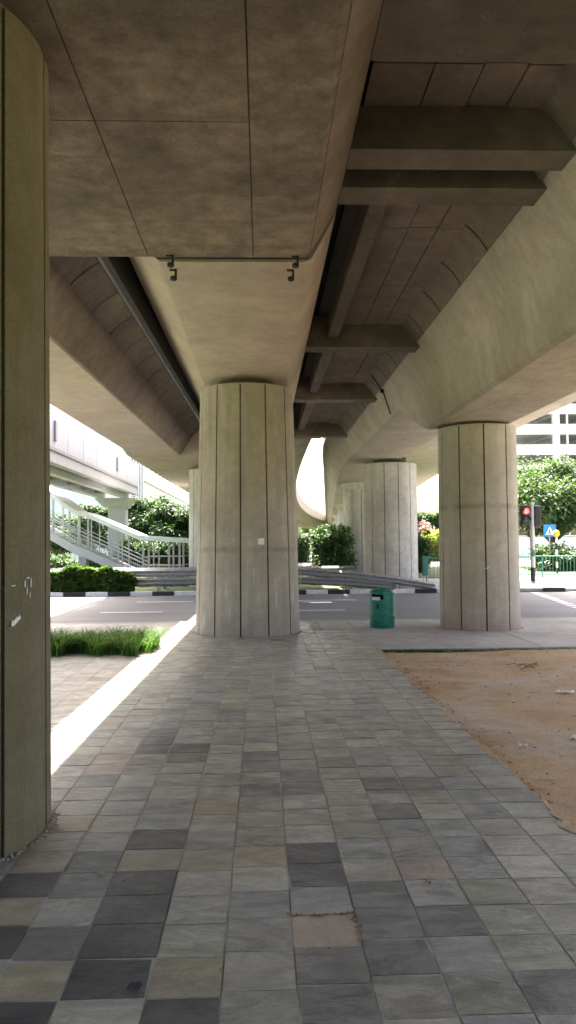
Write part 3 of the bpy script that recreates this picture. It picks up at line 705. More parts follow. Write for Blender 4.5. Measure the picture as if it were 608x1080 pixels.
# --- drain hose on the right girder
pts = [(2.47,17.1,5.352),(2.57,17.12,5.232),(2.70,17.15,5.055),(2.775,17.22,4.96),(2.905,17.5,4.75),(3.015,17.7,4.565)]
th_ = thing('drain_hose', 'thin black hose hanging down the face of the right girder', 'hose', (2.7,17.4,5))
MB().tube(pts, .013, 8).build('hose', 'black', th_, smooth=True)
MB().lathe([(.02,4.95),(.045,4.965),(.045,5.03),(.02,5.045)], 2.735, 17.18, 12).build('outlet_box', 'black', th_, smooth=True)

# ------------------------------------------------------------------ marks on the columns
def on_col(cx, cy, r, px, z):
    dx = PX(px, 1.0); a = dx*dx+1; b_ = -2*(dx*cx+cy); c0 = cx*cx+cy*cy-r*r; t = (-b_-math.sqrt(b_*b_-4*a*c0))/(2*a)
    p = Vector((dx*t, t, z)); return p, math.atan2(p.y-cy, p.x-cx)
def decal(cx, cy, r, px, py, wpx, hpx, name, label, cat, mat, shape=None, par=None):
    p, a = on_col(cx, cy, r, px, 0); z = PZ(py, p.y); w_ = wpx/F*p.y/2; h_ = hpx/F*p.y/2
    pts = shape or [(-1,-1),(1,-1),(1,1),(-1,1)]; vs = []
    for rad in (r+.0006, r+.0036):
        for u, v in pts: aa = a+u*w_/r; vs.append((cx+rad*math.cos(aa), cy+rad*math.sin(aa), z+v*h_))
    n = len(pts); fs = [tuple(range(n))[::-1], tuple(range(n,2*n))]+[(i,(i+1) % n,n+(i+1) % n,n+i) for i in range(n)]
    o = MB().add(vs, fs).build(name, mat, par)
    if not par: tag(o, label, cat)
    return o
rz = lambda h: .945-.10*h/4.36
decal(-.265, 14.0, rz(1.6), 276, 571, 6.5, 6.5, 'notice', 'small square white notice stuck on the middle column', 'notice', 'paper')
MB().box(.001,.001,0,0,0,0) if False else None
decal(-2.115, 4.44, .877, 21, 651, 15, 11, 'torn_sticker', 'torn white sticker low on the near left column', 'sticker', 'paper', [(-1,-.9),(-.5,-1),(1,.35),(.7,1),(.3,.4),(.1,.8),(-.3,.1),(-.8,.2)])
for k, (px, py, w_, h_) in enumerate(((30,613,2.2,8),(36,612,1.8,11),(33,607,7,1.5),(32,621,1.6,9),(35,625,1.4,7),(18,615,7,1.5))):
    decal(-2.115, 4.44, .8775, px, py, w_, h_, 'paint_scratch', None, None, 'paper', [(-1,-.6),(.3,-1),(1,.2),(.6,1),(-.4,.7)], near_col)
decal(4.04, 14.23, .724, 516, 601, 5, 3, 'torn_sticker', 'tiny torn white sticker on the slim right column', 'sticker', 'paper', [(-1,-1),(.6,-.2),(1,1),(-.2,.3)])
# crumbled mortar round the foot of the near column
rr = random.Random(9); cr = MB()
for k in range(170):
    a = rr.uniform(R(-95), R(15)); r_ = .885+abs(rr.gauss(0,.025))+.008; s = rr.uniform(.004,.016)
    blob(cr, -2.115+r_*math.cos(a), 4.44+r_*math.sin(a), .0, s, rr)
tag(cr.build('column_foot_crumbs', 'pebble'), 'crumbled mortar bits round the foot of the near left column', 'crumbs', kind='stuff')

for cx_, cy_, r0_, lab in ((-.265,14.0,.945,'grit and dead leaves gathered round the foot of the middle column'), (4.04,14.23,.73,'grit gathered round the foot of the slim right column')):
    cr = MB()
    for k in range(150):
        a = rr.uniform(R(-175), R(-5)); q_ = r0_+abs(rr.gauss(0,.03))+.006
        blob(cr, cx_+q_*math.cos(a), cy_+q_*math.sin(a), .0, rr.uniform(.004,.014), rr)
    tag(cr.build('column_foot_crumbs', 'pebble'), lab, 'crumbs', kind='stuff')
# ------------------------------------------------------------------ planting strip with grass-like clumps
ps = MB().box(-6.0, -1.50, 11.0, 12.3, -.08, -.004).build('planting_bed', 'dirt'); tag(ps, kind='structure')
rr = random.Random(12); gb = MB(); cl = [(rr.uniform(-5.9,-1.66), rr.uniform(11.12,12.2)) for _ in range(190)]
def gp(r_):
    c = r_.choice(cl); return (c[0]+r_.gauss(0,.05), c[1]+r_.gauss(0,.05), -.01)
blades(gb, 9500, gp, .42, rr, .008, 1.0)
tag(gb.build('lily_turf', 'blade', recalc=False), 'strip of long green grass-like blades left of the sunlit gap', 'grass', kind='stuff')

# ------------------------------------------------------------------ litter bin
bx, by = PX(404.5, 14.2), 14.35
b = thing('litter_bin', 'green plastic litter bin standing on the concrete beside the slim column', 'litter bin', (bx, by, 0))
r_ = .232; hb = .46
prof = [(r_*.96,.0),(r_,.015),(r_,.205),(r_*1.035,.212),(r_*1.035,.235),(r_,.242),(r_,hb+.06)]
MB().lathe(prof, bx, by, 40).build('body', 'bin_green', b, smooth=True)
# upper drum with an opening facing front left
up = MB(); za, zb = hb+.06, hb+.16; o0, o1 = R(-155), R(-92)
up.lathe([(r_,za),(r_,zb)], bx, by, 34, o1, o0+2*math.pi)
up.lathe([(r_-.012,zb),(r_-.012,za)], bx, by, 34, o1, o0+2*math.pi)
up.build('opening_ring', 'bin_green', b, smooth=True)
MB().lathe([(.10,hb-.01),(.10,zb+.01)], bx, by, 20).build('inner_liner', 'bin_dark', b, smooth=True)
d_ = [(r_,zb),(r_*1.03,zb+.004),(r_*1.03,zb+.025)]+[(r_*1.02*math.cos(R(t)), zb+.03+.085*math.sin(R(t))) for t in range(8, 90, 9)]+[(.002,zb+.116)]
lid = MB().lathe(d_, bx, by, 40).build('dome_lid', 'bin_green', b, smooth=True)
def bin_plate(a0, a1, z0, z1, rr_, mat, name):
    m = MB(); n = 6; o_ = [(bx+rr_*math.cos(a0+(a1-a0)*i/n), by+rr_*math.sin(a0+(a1-a0)*i/n)) for i in range(n+1)]; i_ = [(bx+(rr_-.008)*math.cos(a0+(a1-a0)*i/n), by+(rr_-.008)*math.sin(a0+(a1-a0)*i/n)) for i in range(n,-1,-1)]
    m.loft([[(x,y,z0) for x, y in o_+i_],[(x,y,z1) for x, y in o_+i_]]).build(name, mat, b)
bin_plate(R(-150), R(-108), hb+.055, hb+.115, r_+.004, 'pale_plate', 'stub_plate')
bin_plate(R(-124), R(-114), .36, .45, r_+.004, 'bin_dark', 'lock_plate')

# ------------------------------------------------------------------ guardrail beyond the road
def wsec(h):      # W beam profile, (depth, height)
    return [(0,-h/2),(.03,-h*.38),(.07,-h*.25),(.03,-h*.10),(.0,0),(.03,h*.10),(.07,h*.25),(.03,h*.38),(0,h/2)]
gr = thing('guardrail', 'grey steel double guardrail behind the far kerb with sloped down end', 'guardrail', (0, 26.1, 0))
GY = 26.15
def rail(xs_z, y, name='rail_beam', h=.27):
    secs = []
    for x, z in xs_z:
        pr = wsec(h); secs.append([(x, y-d0, z+dz) for d0, dz in pr]+[(x, y-d0+.008, z+dz) for d0, dz in pr[::-1]])
    MB().loft(secs).build(name, 'steel', gr)
xs0 = [-12+i*3.3 for i in range(5)]
for a, b_ in zip((-12.,-7.6,-3.6,0.4), (-7.62,-3.62,.38,1.3)):
    rail([(a,.60),(b_,.60)], GY); rail([(a,.30),(b_,.30)], GY)
rail([(1.32,.60),(3.0,.47),(4.6,.26),(5.9,.05)], GY); rail([(1.32,.30),(3.0,.20),(4.4,.08)], GY)
rail([(-12.,.60),(-4.0,.60)], GY+1.5); rail([(-3.98,.60),(3.3,.60)], GY+1.5)
for x in [-11.5+2*i for i in range(7)]:
    MB().cbox(x-.06, x+.06, GY+.01, GY+.14, -.1, .70, .008).build('post', 'steel', gr)
    if x < 3: MB().cbox(x-.06, x+.06, GY+1.51, GY+1.64, -.1, .70, .008).build('post', 'steel', gr)
for x, h in ((3.2,.52),(4.6,.3)): MB().cbox(x-.06, x+.06, GY+.01, GY+.14, -.1, h, .008).build('post', 'steel', gr)

# ------------------------------------------------------------------ plants
def leaves(mb, n, pos, s, r_, droop=.3):
    for _ in range(n):
        p, out = pos(r_)
        a = r_.uniform(0,6.3); d_ = Vector((math.cos(a), math.sin(a), r_.uniform(-.7,.5)))
        d_ = (d_+out*.7).normalized(); up_ = Vector((r_.gauss(0,.5), r_.gauss(0,.5), 1)).normalized()
        sd = d_.cross(up_); sd = sd.normalized() if sd.length > .01 else Vector((1,0,0))
        l = s*r_.uniform(.6,1.3); w_ = l*r_.uniform(.25,.4)
        m_ = p+d_*l*.5; tip = p+d_*l-Vector((0,0,l*droop))
        mb.add([p, m_-sd*w_, tip, m_+sd*w_], [(0,1,2),(0,2,3)])
def clump_pos(clumps):
    def f(r_):
        c, rad = r_.choice(clumps)
        v = Vector((r_.gauss(0,1), r_.gauss(0,1), r_.gauss(0,1)))
        v = v.normalized()*(r_.random()**.45)
        return c+Vector((v.x*rad, v.y*rad, v.z*rad*.62)), v
    return f
def tree(name, label, x, y, ht, crown_r, zlow, mat, n=9000, leaf=.2, seed=1, clumps=26, trunk=.16, cat='tree', group=None, bare=0, flat=1.0):
    r_ = random.Random(seed); t = thing(name, label, cat, (x, y, 0), group)
    zc = (ht+zlow)/2; hz_ = (ht-zlow)/2; cs = []
    for _ in range(clumps):
        v = Vector((r_.gauss(0,1), r_.gauss(0,1), r_.gauss(0,1))).normalized()*(r_.uniform(.35,1.0))
        cs.append((Vector((x+v.x*crown_r*.82, y+v.y*crown_r*.82, zc+v.z*hz_*.82)), crown_r*r_.uniform(.18,.36)))
    tk = MB(); fork = zlow*.6+.3
    tk.tube([(x,y,-.1),(x+.05,y,fork*.5),(x+r_.uniform(-.1,.1),y,fork),(x+r_.uniform(-.2,.2),y,zc)], [trunk*1.25,trunk,trunk*.85,trunk*.35], 9)
    for c, rad in cs[::2]:
        m_ = Vector((x,y,fork)).lerp(c, .5)+Vector((r_.uniform(-.2,.2), r_.uniform(-.2,.2), .1*ht*.2))
        tk.tube([(x,y,fork-.1), m_, c], [trunk*.5, trunk*.28, trunk*.08], 5)
    tk.build('trunk', 'bark', t, smooth=True)
    cr = MB(); leaves(cr, n, clump_pos(cs), leaf, r_)
    cr.build('crown', mat, t, recalc=False)
    return t
def hedge(name, label, x0, x1, y0, y1, h, mat, n, leaf, seed, cat='hedge', rough=.18, group=None, z0=0.0):
    r_ = random.Random(seed); t = thing(name, label, cat, ((x0+x1)/2, (y0+y1)/2, 0), group); cs = []
    k = int((x1-x0)*max(1,y1-y0)*h*18)+30
    for _ in range(k):
        e = r_.random(); z = z0+h*(r_.random()**.8)
        cs.append((Vector((r_.uniform(x0,x1), r_.uniform(y0,y1), max(.08, z*.9+r_.uniform(-rough,rough)*h))), r_.uniform(.10,.36)*max(.6,h)**.5))
    cr = MB(); leaves(cr, n, clump_pos(cs), leaf, r_); cr.build('foliage', mat, t, recalc=False)
    st = MB()
    for c, rad in cs[::3]: st.tube([(c.x,c.y,-.1), (c.x+r_.uniform(-.05,.05), c.y, c.z*.5), c], [.02,.015,.006], 4)
    st.build('stems', 'bark', t)
    return t
def boxhedge(name, label, x0, x1, y0, y1, h, mat, n, leaf, seed):
    r_ = random.Random(seed); t = thing(name, label, 'hedge', ((x0+x1)/2, (y0+y1)/2, 0)); ph = [r_.uniform(0,6) for _ in range(6)]
    def top(x): return h*(.86+.10*math.sin(x*2.1+ph[0])+.07*math.sin(x*5.3+ph[1])+.05*math.sin(x*11+ph[2]))
    def pos(q):
        x = q.uniform(x0, x1); z = top(x)*(1-q.random()**1.6*.97); e = .10*math.sin(x*4+z*9+ph[3])
        y = y0+(y1-y0)*q.random()**1.7-.10+e*(1-z/h)+.12*(z/h)
        return Vector((x, y, max(.02, z))), Vector((0,-.6,.5+.5*q.random()))
    cr = MB(); leaves(cr, n, pos, leaf, r_, .35); cr.build('foliage', mat, t, recalc=False)
    stm = MB()
    for k in range(26):
        x = r_.uniform(x0, x1); y = r_.uniform(y0, y1); stm.tube([(x,y,-.1),(x+r_.uniform(-.1,.1),y,.3),(x+r_.uniform(-.25,.25),y-.05,top(x)*r_.uniform(.8,1.15))], [.014,.01,.004], 4)
    stm.build('stems', 'bark', t)
boxhedge('hedge', 'low green trailing hedge on the median left of the guardrail', PX(20,26), PX(143,26), 25.62, 26.0, .80, 'leaf_hedge', 14000, .19, 3)
hedge('hedge', 'small dense clipped hedge under the footbridge stairs', -13, -8.2, 43, 45, .9, 'leaf_mid', 5000, .2, 4)
hedge('shrub', 'dark shrubbery behind the covered landing of the stairs', PX(128,43), PX(203,43), 42, 44.5, 1.7, 'leaf_dark', 14000, .2, 5, 'shrub')
hedge('shrub', 'tall rounded green shrub beside the curving lane behind the guardrail', PX(334,36), PX(364,36), 34, 38, 2.2, 'leaf_mid', 15000, .17, 6, 'shrub')
tree('tree', 'dense dark green tree behind the covered landing nearest the bridge pier', PX(152,56), 58, 5.6, 2.6, .6, 'leaf_dark', 10000, .26, 11, 34, group='trees behind the footbridge')
tree('tree', 'dense dark green tree behind the covered landing nearest the far column', PX(186,56), 56, 4.9, 2.5, .5, 'leaf_dark', 10000, .26, 12, 34, group='trees behind the footbridge')
tree('tree', 'dark green tree standing behind the landing canopy between two others', PX(168,60), 63, 5.2, 2.8, .5, 'leaf_dark', 9000, .28, 13, 30, group='trees behind the footbridge')
tree('tree', 'brighter green tree seen under the footbridge above the stair canopy', PX(98,54), 54, 4.6, 2.2, 1.0, 'leaf_mid', 8000, .24, 14, 28, group='trees behind the footbridge')
tree('tree', 'green tree at the far left below the footbridge deck', PX(58,56), 58, 4.0, 2.4, .6, 'leaf_mid', 7000, .24, 15, 26, group='trees behind the footbridge')
tree('tree', 'broad bright green tree in front of the white car park', PX(594,45), 46, 6.7, 4.7, 1.9, 'leaf_bright', 21000, .26, 16, 60, .2)
tree('tree', 'small green tree seen between the two right columns', PX(458,70), 70, 5.0, 1.7, 1.8, 'leaf_bright', 7000, .28, 17, 22)
hedge('shrub', 'pale yellow green shrub seen between the two right columns', PX(446,62), PX(474,62), 61, 63, 2.4, 'leaf_yellow', 4500, .22, 18, 'shrub')
hedge('shrub', 'pink flowering shrub top seen between the two right columns', PX(444,63.5), PX(456,63.5), 63.6, 64.6, 3.1, 'bougainvillea', 2500, .2, 19, 'shrub')
hedge('shrub', 'dark green shrub beside the tall pale column by the green box', PX(443,40), PX(450,40), 39, 41, 2.0, 'leaf_mid', 3500, .16, 20, 'shrub')
hedge('hedge', 'low green hedge behind the green railing on the right', PX(572,40), PX(690,40), 39.5, 41.5, 1.25, 'leaf_bright', 9000, .2, 22)
hedge('shrub', 'small green shrub at the left side of the far lane', PX(316,62), PX(324,62), 60, 64, 2.1, 'leaf_bright', 4000, .22, 23, 'shrub')
for i, (px, D, ht, cr_) in enumerate(((20,95,9,5),(330,170,7,5),(450,120,5,4),(480,118,6,4),(345,175,6,5))):
    tree('tree', ('large distant tree at the far left behind the stairs','distant tree closing the view at the end of the lane','distant tree behind the yellow shrub','distant tree hidden mostly behind the slim column','distant tree right of the end of the lane')[i], PX(px,D), D, ht, cr_, 1, 'leaf_mid', 5000, .5, 40+i, 24, .25, group='distant trees')
# lawn edge grass on the median behind the guardrail
rr = random.Random(31); lw = MB()
blades(lw, 5200, lambda r_: (r_.uniform(-7,-2.6), r_.uniform(29,36), -.03), .28, rr, .02, .8)
tag(lw.build('median_grass', 'leaf_bright', recalc=False), 'sunlit grass behind the guardrail below the landing', 'grass', kind='stuff')

# lane curving away under the viaduct
secs = []
for D in [29+4*i for i in range(34)]:
    a = curve(D); x0 = 1.85+a*.95; secs.append([(x0,D,-.012),(x0+1.45+.010*D,D,-.012),(x0+1.45+.010*D,D,-.004),(x0,D,-.004)])
o = MB().loft(secs).build('lane', 'asphalt'); tag(o, kind='structure')

# ------------------------------------------------------------------ footbridge and stairs on the left
fb = thing('footbridge', 'white covered footbridge deck crossing high at the left on a pier', 'footbridge', (-8.7, 46, 0))
Y0, Y1 = 4.0, 46.8
girder(fb, 'fascia_beam', 'bridge_paint', [(-7.72,4.50),(-7.55,4.56),(-7.55,5.0),(-7.72,5.0)], [Y0,Y1], STR)
girder(fb, 'fascia_beam', 'bridge_paint', [(-10.2,4.56),(-10.03,4.50),(-10.03,5.0),(-10.2,5.0)], [Y0,Y1], STR)
girder(fb, 'deck_slab', 'bridge_dark', [(-10.02,4.86),(-7.73,4.86),(-7.73,5.06),(-10.02,5.06)], [Y0,Y1-.02], STR)
for xb_ in (-8.35, -9.75): girder(fb, 'deck_beam', 'bridge_paint', [(xb_,4.30),(xb_+.35,4.30),(xb_+.35,4.855),(xb_,4.855)], [Y0,Y1], STR)
for k in range(14): MB().box(-9.39,-8.36,Y0+3*k+.4,Y0+3*k+.65,4.45,4.855).build('cross_member', 'bridge_dark', fb)
girder(fb, 'edge_channel', 'bridge_dark', [(-7.56,4.98),(-7.50,4.98),(-7.50,5.08),(-7.56,5.08)], [Y0,Y1+.01], STR)
D = Y0; 
while D < Y1-.5:
    MB().cbox(-7.60,-7.52,D+.02,min(D+2.6,Y1)-.02,5.09,6.28,.01).build('parapet_panel', 'bridge_paint', fb)
    MB().cbox(-10.2,-10.12,D+.02,min(D+2.6,Y1)-.02,5.09,6.28,.01).build('parapet_panel', 'bridge_paint', fb)
    D += 2.6
girder(fb, 'handrail', 'steel', [(-7.62,6.32),(-7.52,6.32),(-7.52,6.38),(-7.62,6.38)], [Y0,Y1], STR)
for y in (16, 28, 40): MB().cbox(-7.515,-7.45,y,y+.25,5.35,6.1,.01).build('light_box', 'bridge_dark', fb)
girder(fb, 'pier_head', 'bridge_paint', [(-9.9,4.29),(-7.6,4.29),(-7.95,3.75),(-9.35,3.75)], [45.6,46.7], STR)
MB().cbox(PX(117,46),PX(135,46),45.65,46.6,-.1,3.76,.03).build('pier', 'bridge_paint', fb)
MB().cbox(-9.6,-8.1,20,20.5,-.3,.0,.03) if False else None
# stairs: run along x, descending to the right, at depth about 38
st = thing('covered_stairs', 'white covered stairs descending to a landing with flat canopy', 'stairs', (PX(120,38), 38.5, 0))
SD0, SD1 = 37.4, 39.6
def sx(px): return PX(px, SD0)
def sz(py): return PZ(py, SD0)
fl = [(30,548,500),(83,579.5,540.5),(90,581,540.5),(150,610,566)]      # px, stringer mid py, roof py
def stringer(y0, y1):
    pts = [(sx(p[0]), sz(p[1])) for p in fl]
    loop = [(x,z+.20) for x, z in pts]+[(x,z-.20) for x, z in pts[::-1]]
    MB().loft([[(x,y0,z) for x, z in loop],[(x,y1,z) for x, z in loop]]).build('stringer', 'stair_white', st)
stringer(SD0, SD0+.12); stringer(SD1-.12, SD1)
n = 0
for (a, b_) in ((0,1),(2,3)):
    xa, xb_ = sx(fl[a][0]), sx(fl[b_][0]); za, zb_ = sz(fl[a][1]), sz(fl[b_][1]); k = int(abs(zb_-za)/.15)
    for i in range(k):
        t0, t1 = i/k, (i+1)/k
        MB().box(xa+(xb_-xa)*t0, xa+(xb_-xa)*t1+.03, SD0+.122, SD1-.122, za+(zb_-za)*t1+.02, za+(zb_-za)*t1+.06).build('tread', 'building_grey', st)
MB().box(sx(83), sx(90), SD0+.122, SD1-.122, sz(580), sz(580)+.08).build('landing', 'building_grey', st)
# roof
rp = [(30,500),(84,540),(92,540.5),(150,566),(152,566),(197,569)]
top = [(sx(a), sz(b_)) for a, b_ in rp]
loop = [(x,z+.10) for x, z in top]+[(x,z-.13) for x, z in top[::-1]]
MB().loft([[(x,SD0-.35,z) for x, z in loop],[(x,SD1+.35,z) for x, z in loop]]).build('canopy_roof', 'roof_sheet', st)
def roofz(px):
    for (a, za), (b_, zb_) in zip(rp[:-1], rp[1:]):
        if a <= px <= b_: return sz(za+(zb_-za)*(px-a)/(b_-a))
def strz(px):
    for p, q in zip(fl[:-1], fl[1:]):
        if p[0] <= px <= q[0]: return sz(p[1]+(q[1]-p[1])*(px-p[0])/(q[0]-p[0]))
    return 0
for px in (40,58,75,85.5,98,118.5,130,152,163,179,190):
    for y in (SD0+.13, SD1-.21):
        w_ = .03 if px in (98,130,163) else .05
        MB().cbox(sx(px)-w_, sx(px)+w_, y, y+.08, max(-.1,strz(px)), roofz(px)-.08, .008).build('post', 'stair_white', st)
for y in (SD0+.02, SD1-.06):
    for off in (1.0, .82, .64):
        for p, q in zip(fl[:-1], fl[1:]):
            MB().tube([(sx(p[0]),y,sz(p[1])+off),(sx(q[0]),y,sz(q[1])+off)], .025, 6).build('handrail', 'stair_white', st)
    px = 31
    while px < 149:
        z = strz(px); x = sx(px); MB().box(x-.008,x+.008,y-.008,y+.008,z+.15,z+.65).build('baluster', 'steel', st); px += 2.3
    MB().tube([(sx(150),y,.95),(sx(195),y,.95)], .025, 6).build('handrail', 'stair_white', st)
    MB().tube([(sx(150),y,.5),(sx(195),y,.5)], .025, 6).build('handrail', 'stair_white', st)
MB().cbox(sx(82), sx(90.5), SD0+.6, SD0+1.2, -.1, sz(583), .02).build('stair_pier', 'stair_white', st)

# ------------------------------------------------------------------ buildings
lb = thing('office_building', 'white office building with vertical fins behind the footbridge trees', 'building', (-18, 100, 0))
MB().box(-30, -12.6, 74, 150, -.1, 24).build('wall', 'building_white', lb)
for row, (z0, z1, w_) in enumerate(((5.2,7.9,.62),(8.9,10.3,.34),(11.6,13.0,.34),(1.5,4.2,.62))):
    y = 83.0
    while y < 148:
        p = MB().box(-12.62, -12.56, y, y+3.6*w_, z0, z1).build('window', 'glass_dark', lb)
        if row in (1, 2): MB().box(-12.555, -12.53, y+3.6*w_*.46, y+3.6*w_*.54, z0, z1).build('mullion', 'building_white', p)
        y += 3.6
for z in (8.2, 10.9): MB().box(-12.6,-12.4,82.4,150,z,z+.14).build('ledge', 'building_grey', lb)
MB().box(-12.62,-12.55,74.6,81.8,6.2,13.5).build('window', 'glass_dark', lb)
for k in range(5): MB().cbox(-12.56,-12.42,74.9+1.5*k,75.15+1.5*k,6.2,13.5,.02).build('fin', 'building_white', lb)

cp = thing('car_park', 'white multi storey car park with open decks at the right', 'building', (46, 105, 0))
DB = 100.0
x0, x1 = PX(540,DB), PX(760,DB); zt = PZ(436.5,DB)
fh = 22/F*DB
for i in range(-5, 4):
    zo_top = zt-fh*(-0)+fh*(-i) if False else zt+fh*(i)
    zo_bot = zo_top-11/F*DB
    # spandrel below the opening, slab and soffit
    MB().box(x0, x1, DB, DB+.3, zo_top, zo_bot+fh).build('spandrel', 'building_white', cp)
    MB().box(x0+.1, x1-.1, DB+.32, DB+16, zo_top+.10, zo_top+.45).build('floor_slab', 'building_grey', cp)
    for k in range(6): MB().box(x0+.3+5.9*k, x0+.7+5.9*k, DB+.35, DB+15, zo_top-.35, zo_top+.095).build('deck_beam', 'building_grey', cp)
ZT = zt+3.6*fh
for pxp in (541, 593.5, 646, 698, 750): MB().cbox(PX(pxp-3.4,DB), PX(pxp+3.4,DB), DB-.12, DB+.6, -.1, ZT, .03).build('pier', 'building_white', cp)
for pxp in (605.5, 634, 672, 724): MB().cbox(PX(pxp-.8,DB), PX(pxp+.8,DB), DB-.06, DB+.29, -.1, ZT, .02).build('downpipe', 'building_white', cp)
# low white boundary wall right
MB().cbox(12, 60, 70, 70.4, -.1, 2.0, .02)
bw = thing('boundary_wall', 'low white wall behind the lawn at the right', 'wall', (30, 70, 0))
for k in range(12): MB().cbox(14+4*k+.01, 18+4*k-.01, 70, 70.3, -.1, 1.9, .02).build('wall_panel', 'building_white', bw)
MB().cbox(13.9, 62.1, 69.95, 70.35, 1.901, 2.02, .02).build('coping', 'building_grey', bw)
# pavement beyond crossing
o = MB().box(5.9, 60, FAR_KERB+.16, 33.0, -.10, -.006).build('far_pavement', 'pavement'); tag(o, kind='structure')
o = MB().box(10, 120, 48, 58, -.026, -.010).build('far_road', 'pavement'); tag(o, kind='structure')

# ------------------------------------------------------------------ green railings, green box, signals, signs
def railing(name, label, xa, xb_, y, h=.93, group='green pedestrian railings'):
    t = thing(name, label, 'railing', ((xa+xb_)/2, y, 0), group)
    for z in (h, .16): MB().tube([(xa,y,z),(xb_,y,z)], .024, 8).build('rail', 'rail_green', t)
    k = max(2, int(round((xb_-xa)/1.9))+1)
    for i in range(k):
        x = xa+(xb_-xa)*i/(k-1); MB().tube([(x,y,-.05),(x,y,h+.03)], .03, 8).build('post', 'rail_green', t)
    bm_ = MB().tube([(0,0,.16),(0,0,h)], .011, 5).mesh('baluster'); bm_.materials.append(MATS['rail_green'])
    x = xa+.14
    while x < xb_-.05: inst('baluster', bm_, t, (x, y, 0)); x += .15
railing('railing', 'green pedestrian railing behind the signal pole at the right edge', PX(549,32)-.9, PX(549,32)+4.9, 32)
railing('railing', 'green pedestrian railing seen between the two right columns', PX(451,30), PX(451,30)+1.7, 30)
gbx = thing('green_cabinet', 'narrow green cabinet on two legs between the right columns', 'cabinet', (PX(449,29),29,0))
x = PX(449.5,29); MB().cbox(x-.10,x+.10,28.9,29.15,.30,1.02,.012).build('cabinet_body', 'rail_green', gbx)
for s in (-1,1): MB().box(x+s*.07-.015,x+s*.07+.015,29.0,29.03,-.05,.30).build('leg', 'steel', gbx)
# signal
sx0, sy0 = PX(565,28.6), 28.6
sg = thing('traffic_signal', 'grey signal pole with red pedestrian light behind the slim column', 'traffic signal', (sx0, sy0, 0))
MB().tube([(sx0,sy0,-.05),(sx0,sy0,3.03)], .085, 14).build('pole', 'pole_grey', sg, smooth=True)
MB().tube([(sx0,sy0,.0),(sx0,sy0,.58)], .09, 14).build('pole_sleeve', 'black', sg, smooth=True)
MB().lathe([(.16,0.0),(.16,.03),(.1,.05)], sx0, sy0, 14).build('base_plate', 'pole_grey', sg)
hx = PX(557,28.6); hd = MB().cbox(hx-.15,hx+.15,sy0-.18,sy0+.05,PZ(556,28.6),PZ(534.5,28.6),.02).build('pedestrian_head', 'black', sg)
def lens(z, mat, nm):
    vs = [(hx+.11*math.cos(2*math.pi*k/20), sy0-.205+dy, z+.11*math.sin(2*math.pi*k/20)) for dy in (0,.03) for k in range(20)]
    return MB().add(vs, [tuple(range(20)),tuple(range(20,40))[::-1]]+[(k,(k+1) % 20,20+(k+1) % 20,20+k) for k in range(20)]).build(nm, mat, hd)
zl = PZ(541,28.6); lens(zl, 'signal_red', 'red_lens'); lens(PZ(550,28.6), 'signal_off', 'green_lens')
MB().box(hx-.022,hx+.022,sy0-.212,sy0-.206,zl-.075,zl+.035).build('standing_figure', 'sign_white', hd)
MB().box(hx-.016,hx+.016,sy0-.212,sy0-.206,zl+.042,zl+.075).build('figure_head', 'sign_white', hd)
for z in (zl, PZ(550,28.6)):
    MB().lathe([(.125,-.02),(.125,.14)], 0, 0, 14, R(10), R(170)).build('visor', 'black', hd) if False else None
    vs = []; 
    for dy in (-.205,-.36):
        for k in range(13): a = R(-10+200*k/12); vs.append((hx+.125*math.cos(a), sy0+dy, z+.125*math.sin(a)))
    for dy in (-.205,-.36):
        for k in range(13): a = R(-10+200*k/12); vs.append((hx+.119*math.cos(a), sy0+dy, z+.119*math.sin(a)))
    fs = [(k,k+1,14+k,13+k) for k in range(12)]+[(26+k,39+k,40+k,27+k) for k in range(12)]
    MB().add(vs, fs).build('visor', 'black', hd, recalc=False)
MB().box(hx+.14,sx0,sy0-.03,sy0+.03,2.55,2.6).build('bracket', 'pole_grey', sg)
vx = PX(570.5,28.6); vh = MB().cbox(vx-.12,vx+.12,sy0-.10,sy0+.12,PZ(558,28.6),PZ(535,28.6),.02).build('vehicle_head', 'black', sg)
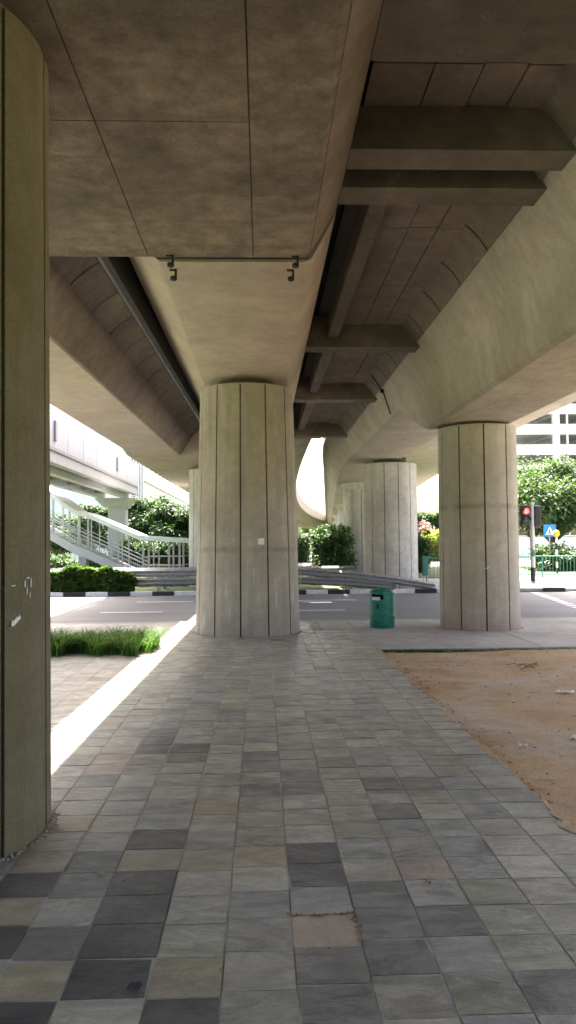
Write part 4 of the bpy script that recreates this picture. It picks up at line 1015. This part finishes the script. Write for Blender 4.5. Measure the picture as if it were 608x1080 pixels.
MB().box(vx-.16,vx+.16,sy0+.121,sy0+.135,PZ(559.5,28.6),PZ(533.5,28.6)).build('backboard', 'black_rubber', vh)
MB().cbox(sx0-.06,sx0+.06,sy0-.16,sy0-.08,1.0,1.22,.01).build('push_button', 'rail_green', sg)
# crossing sign
cx0, cy0 = PX(583.5,40), 40.0
cs_ = thing('crossing_sign', 'square blue pedestrian crossing sign beyond the signal pole', 'sign', (cx0, cy0, 0))
MB().tube([(cx0,cy0,-.05),(cx0,cy0,2.4)], .035, 8).build('pole', 'pole_grey', cs_)
pl = MB().cbox(cx0-.33,cx0+.33,cy0-.06,cy0-.04,PZ(568.5,40),PZ(555.5,40),.004).build('sign_plate', 'sign_blue', cs_)
zc = PZ(562,40); MB().add([(cx0-.24,cy0-.063,zc-.21),(cx0+.24,cy0-.063,zc-.21),(cx0,cy0-.063,zc+.24),(cx0-.24,cy0-.070,zc-.21),(cx0+.24,cy0-.070,zc-.21),(cx0,cy0-.070,zc+.24)], [(0,1,2),(3,5,4),(0,3,4,1),(1,4,5,2),(2,5,3,0)]).build('white_triangle', 'sign_white', pl)
fg = MB().tube([(cx0,cy0-.073,zc+.02),(cx0-.01,cy0-.073,zc-.08)], .03, 6).tube([(cx0-.01,cy0-.073,zc-.08),(cx0-.07,cy0-.073,zc-.19)], .018, 5).tube([(cx0-.01,cy0-.073,zc-.08),(cx0+.06,cy0-.073,zc-.19)], .018, 5).lathe([(.003,zc+.04),(.03,zc+.07),(.003,zc+.10)], cx0, cy0-.073, 8)
fg.build('walking_figure', 'black', pl)
# banded beacon pole
bx0, by0 = PX(591,37), 37.0
bp = thing('beacon_pole', 'black and white banded pole with yellow beacon at the right edge', 'beacon', (bx0, by0, 0))
k = 0; z = -.05
while z < 1.72:
    MB().tube([(bx0,by0,z),(bx0,by0,min(z+.295,1.75))], .05, 10).build('band', 'sign_white' if k % 2 else 'black', bp); z += .3; k += 1
MB().lathe([(.03,1.74),(.13,1.80),(.16,1.92),(.13,2.03),(.03,2.09)], bx0, by0, 14).build('beacon_globe', 'beacon_yellow', bp, smooth=True)
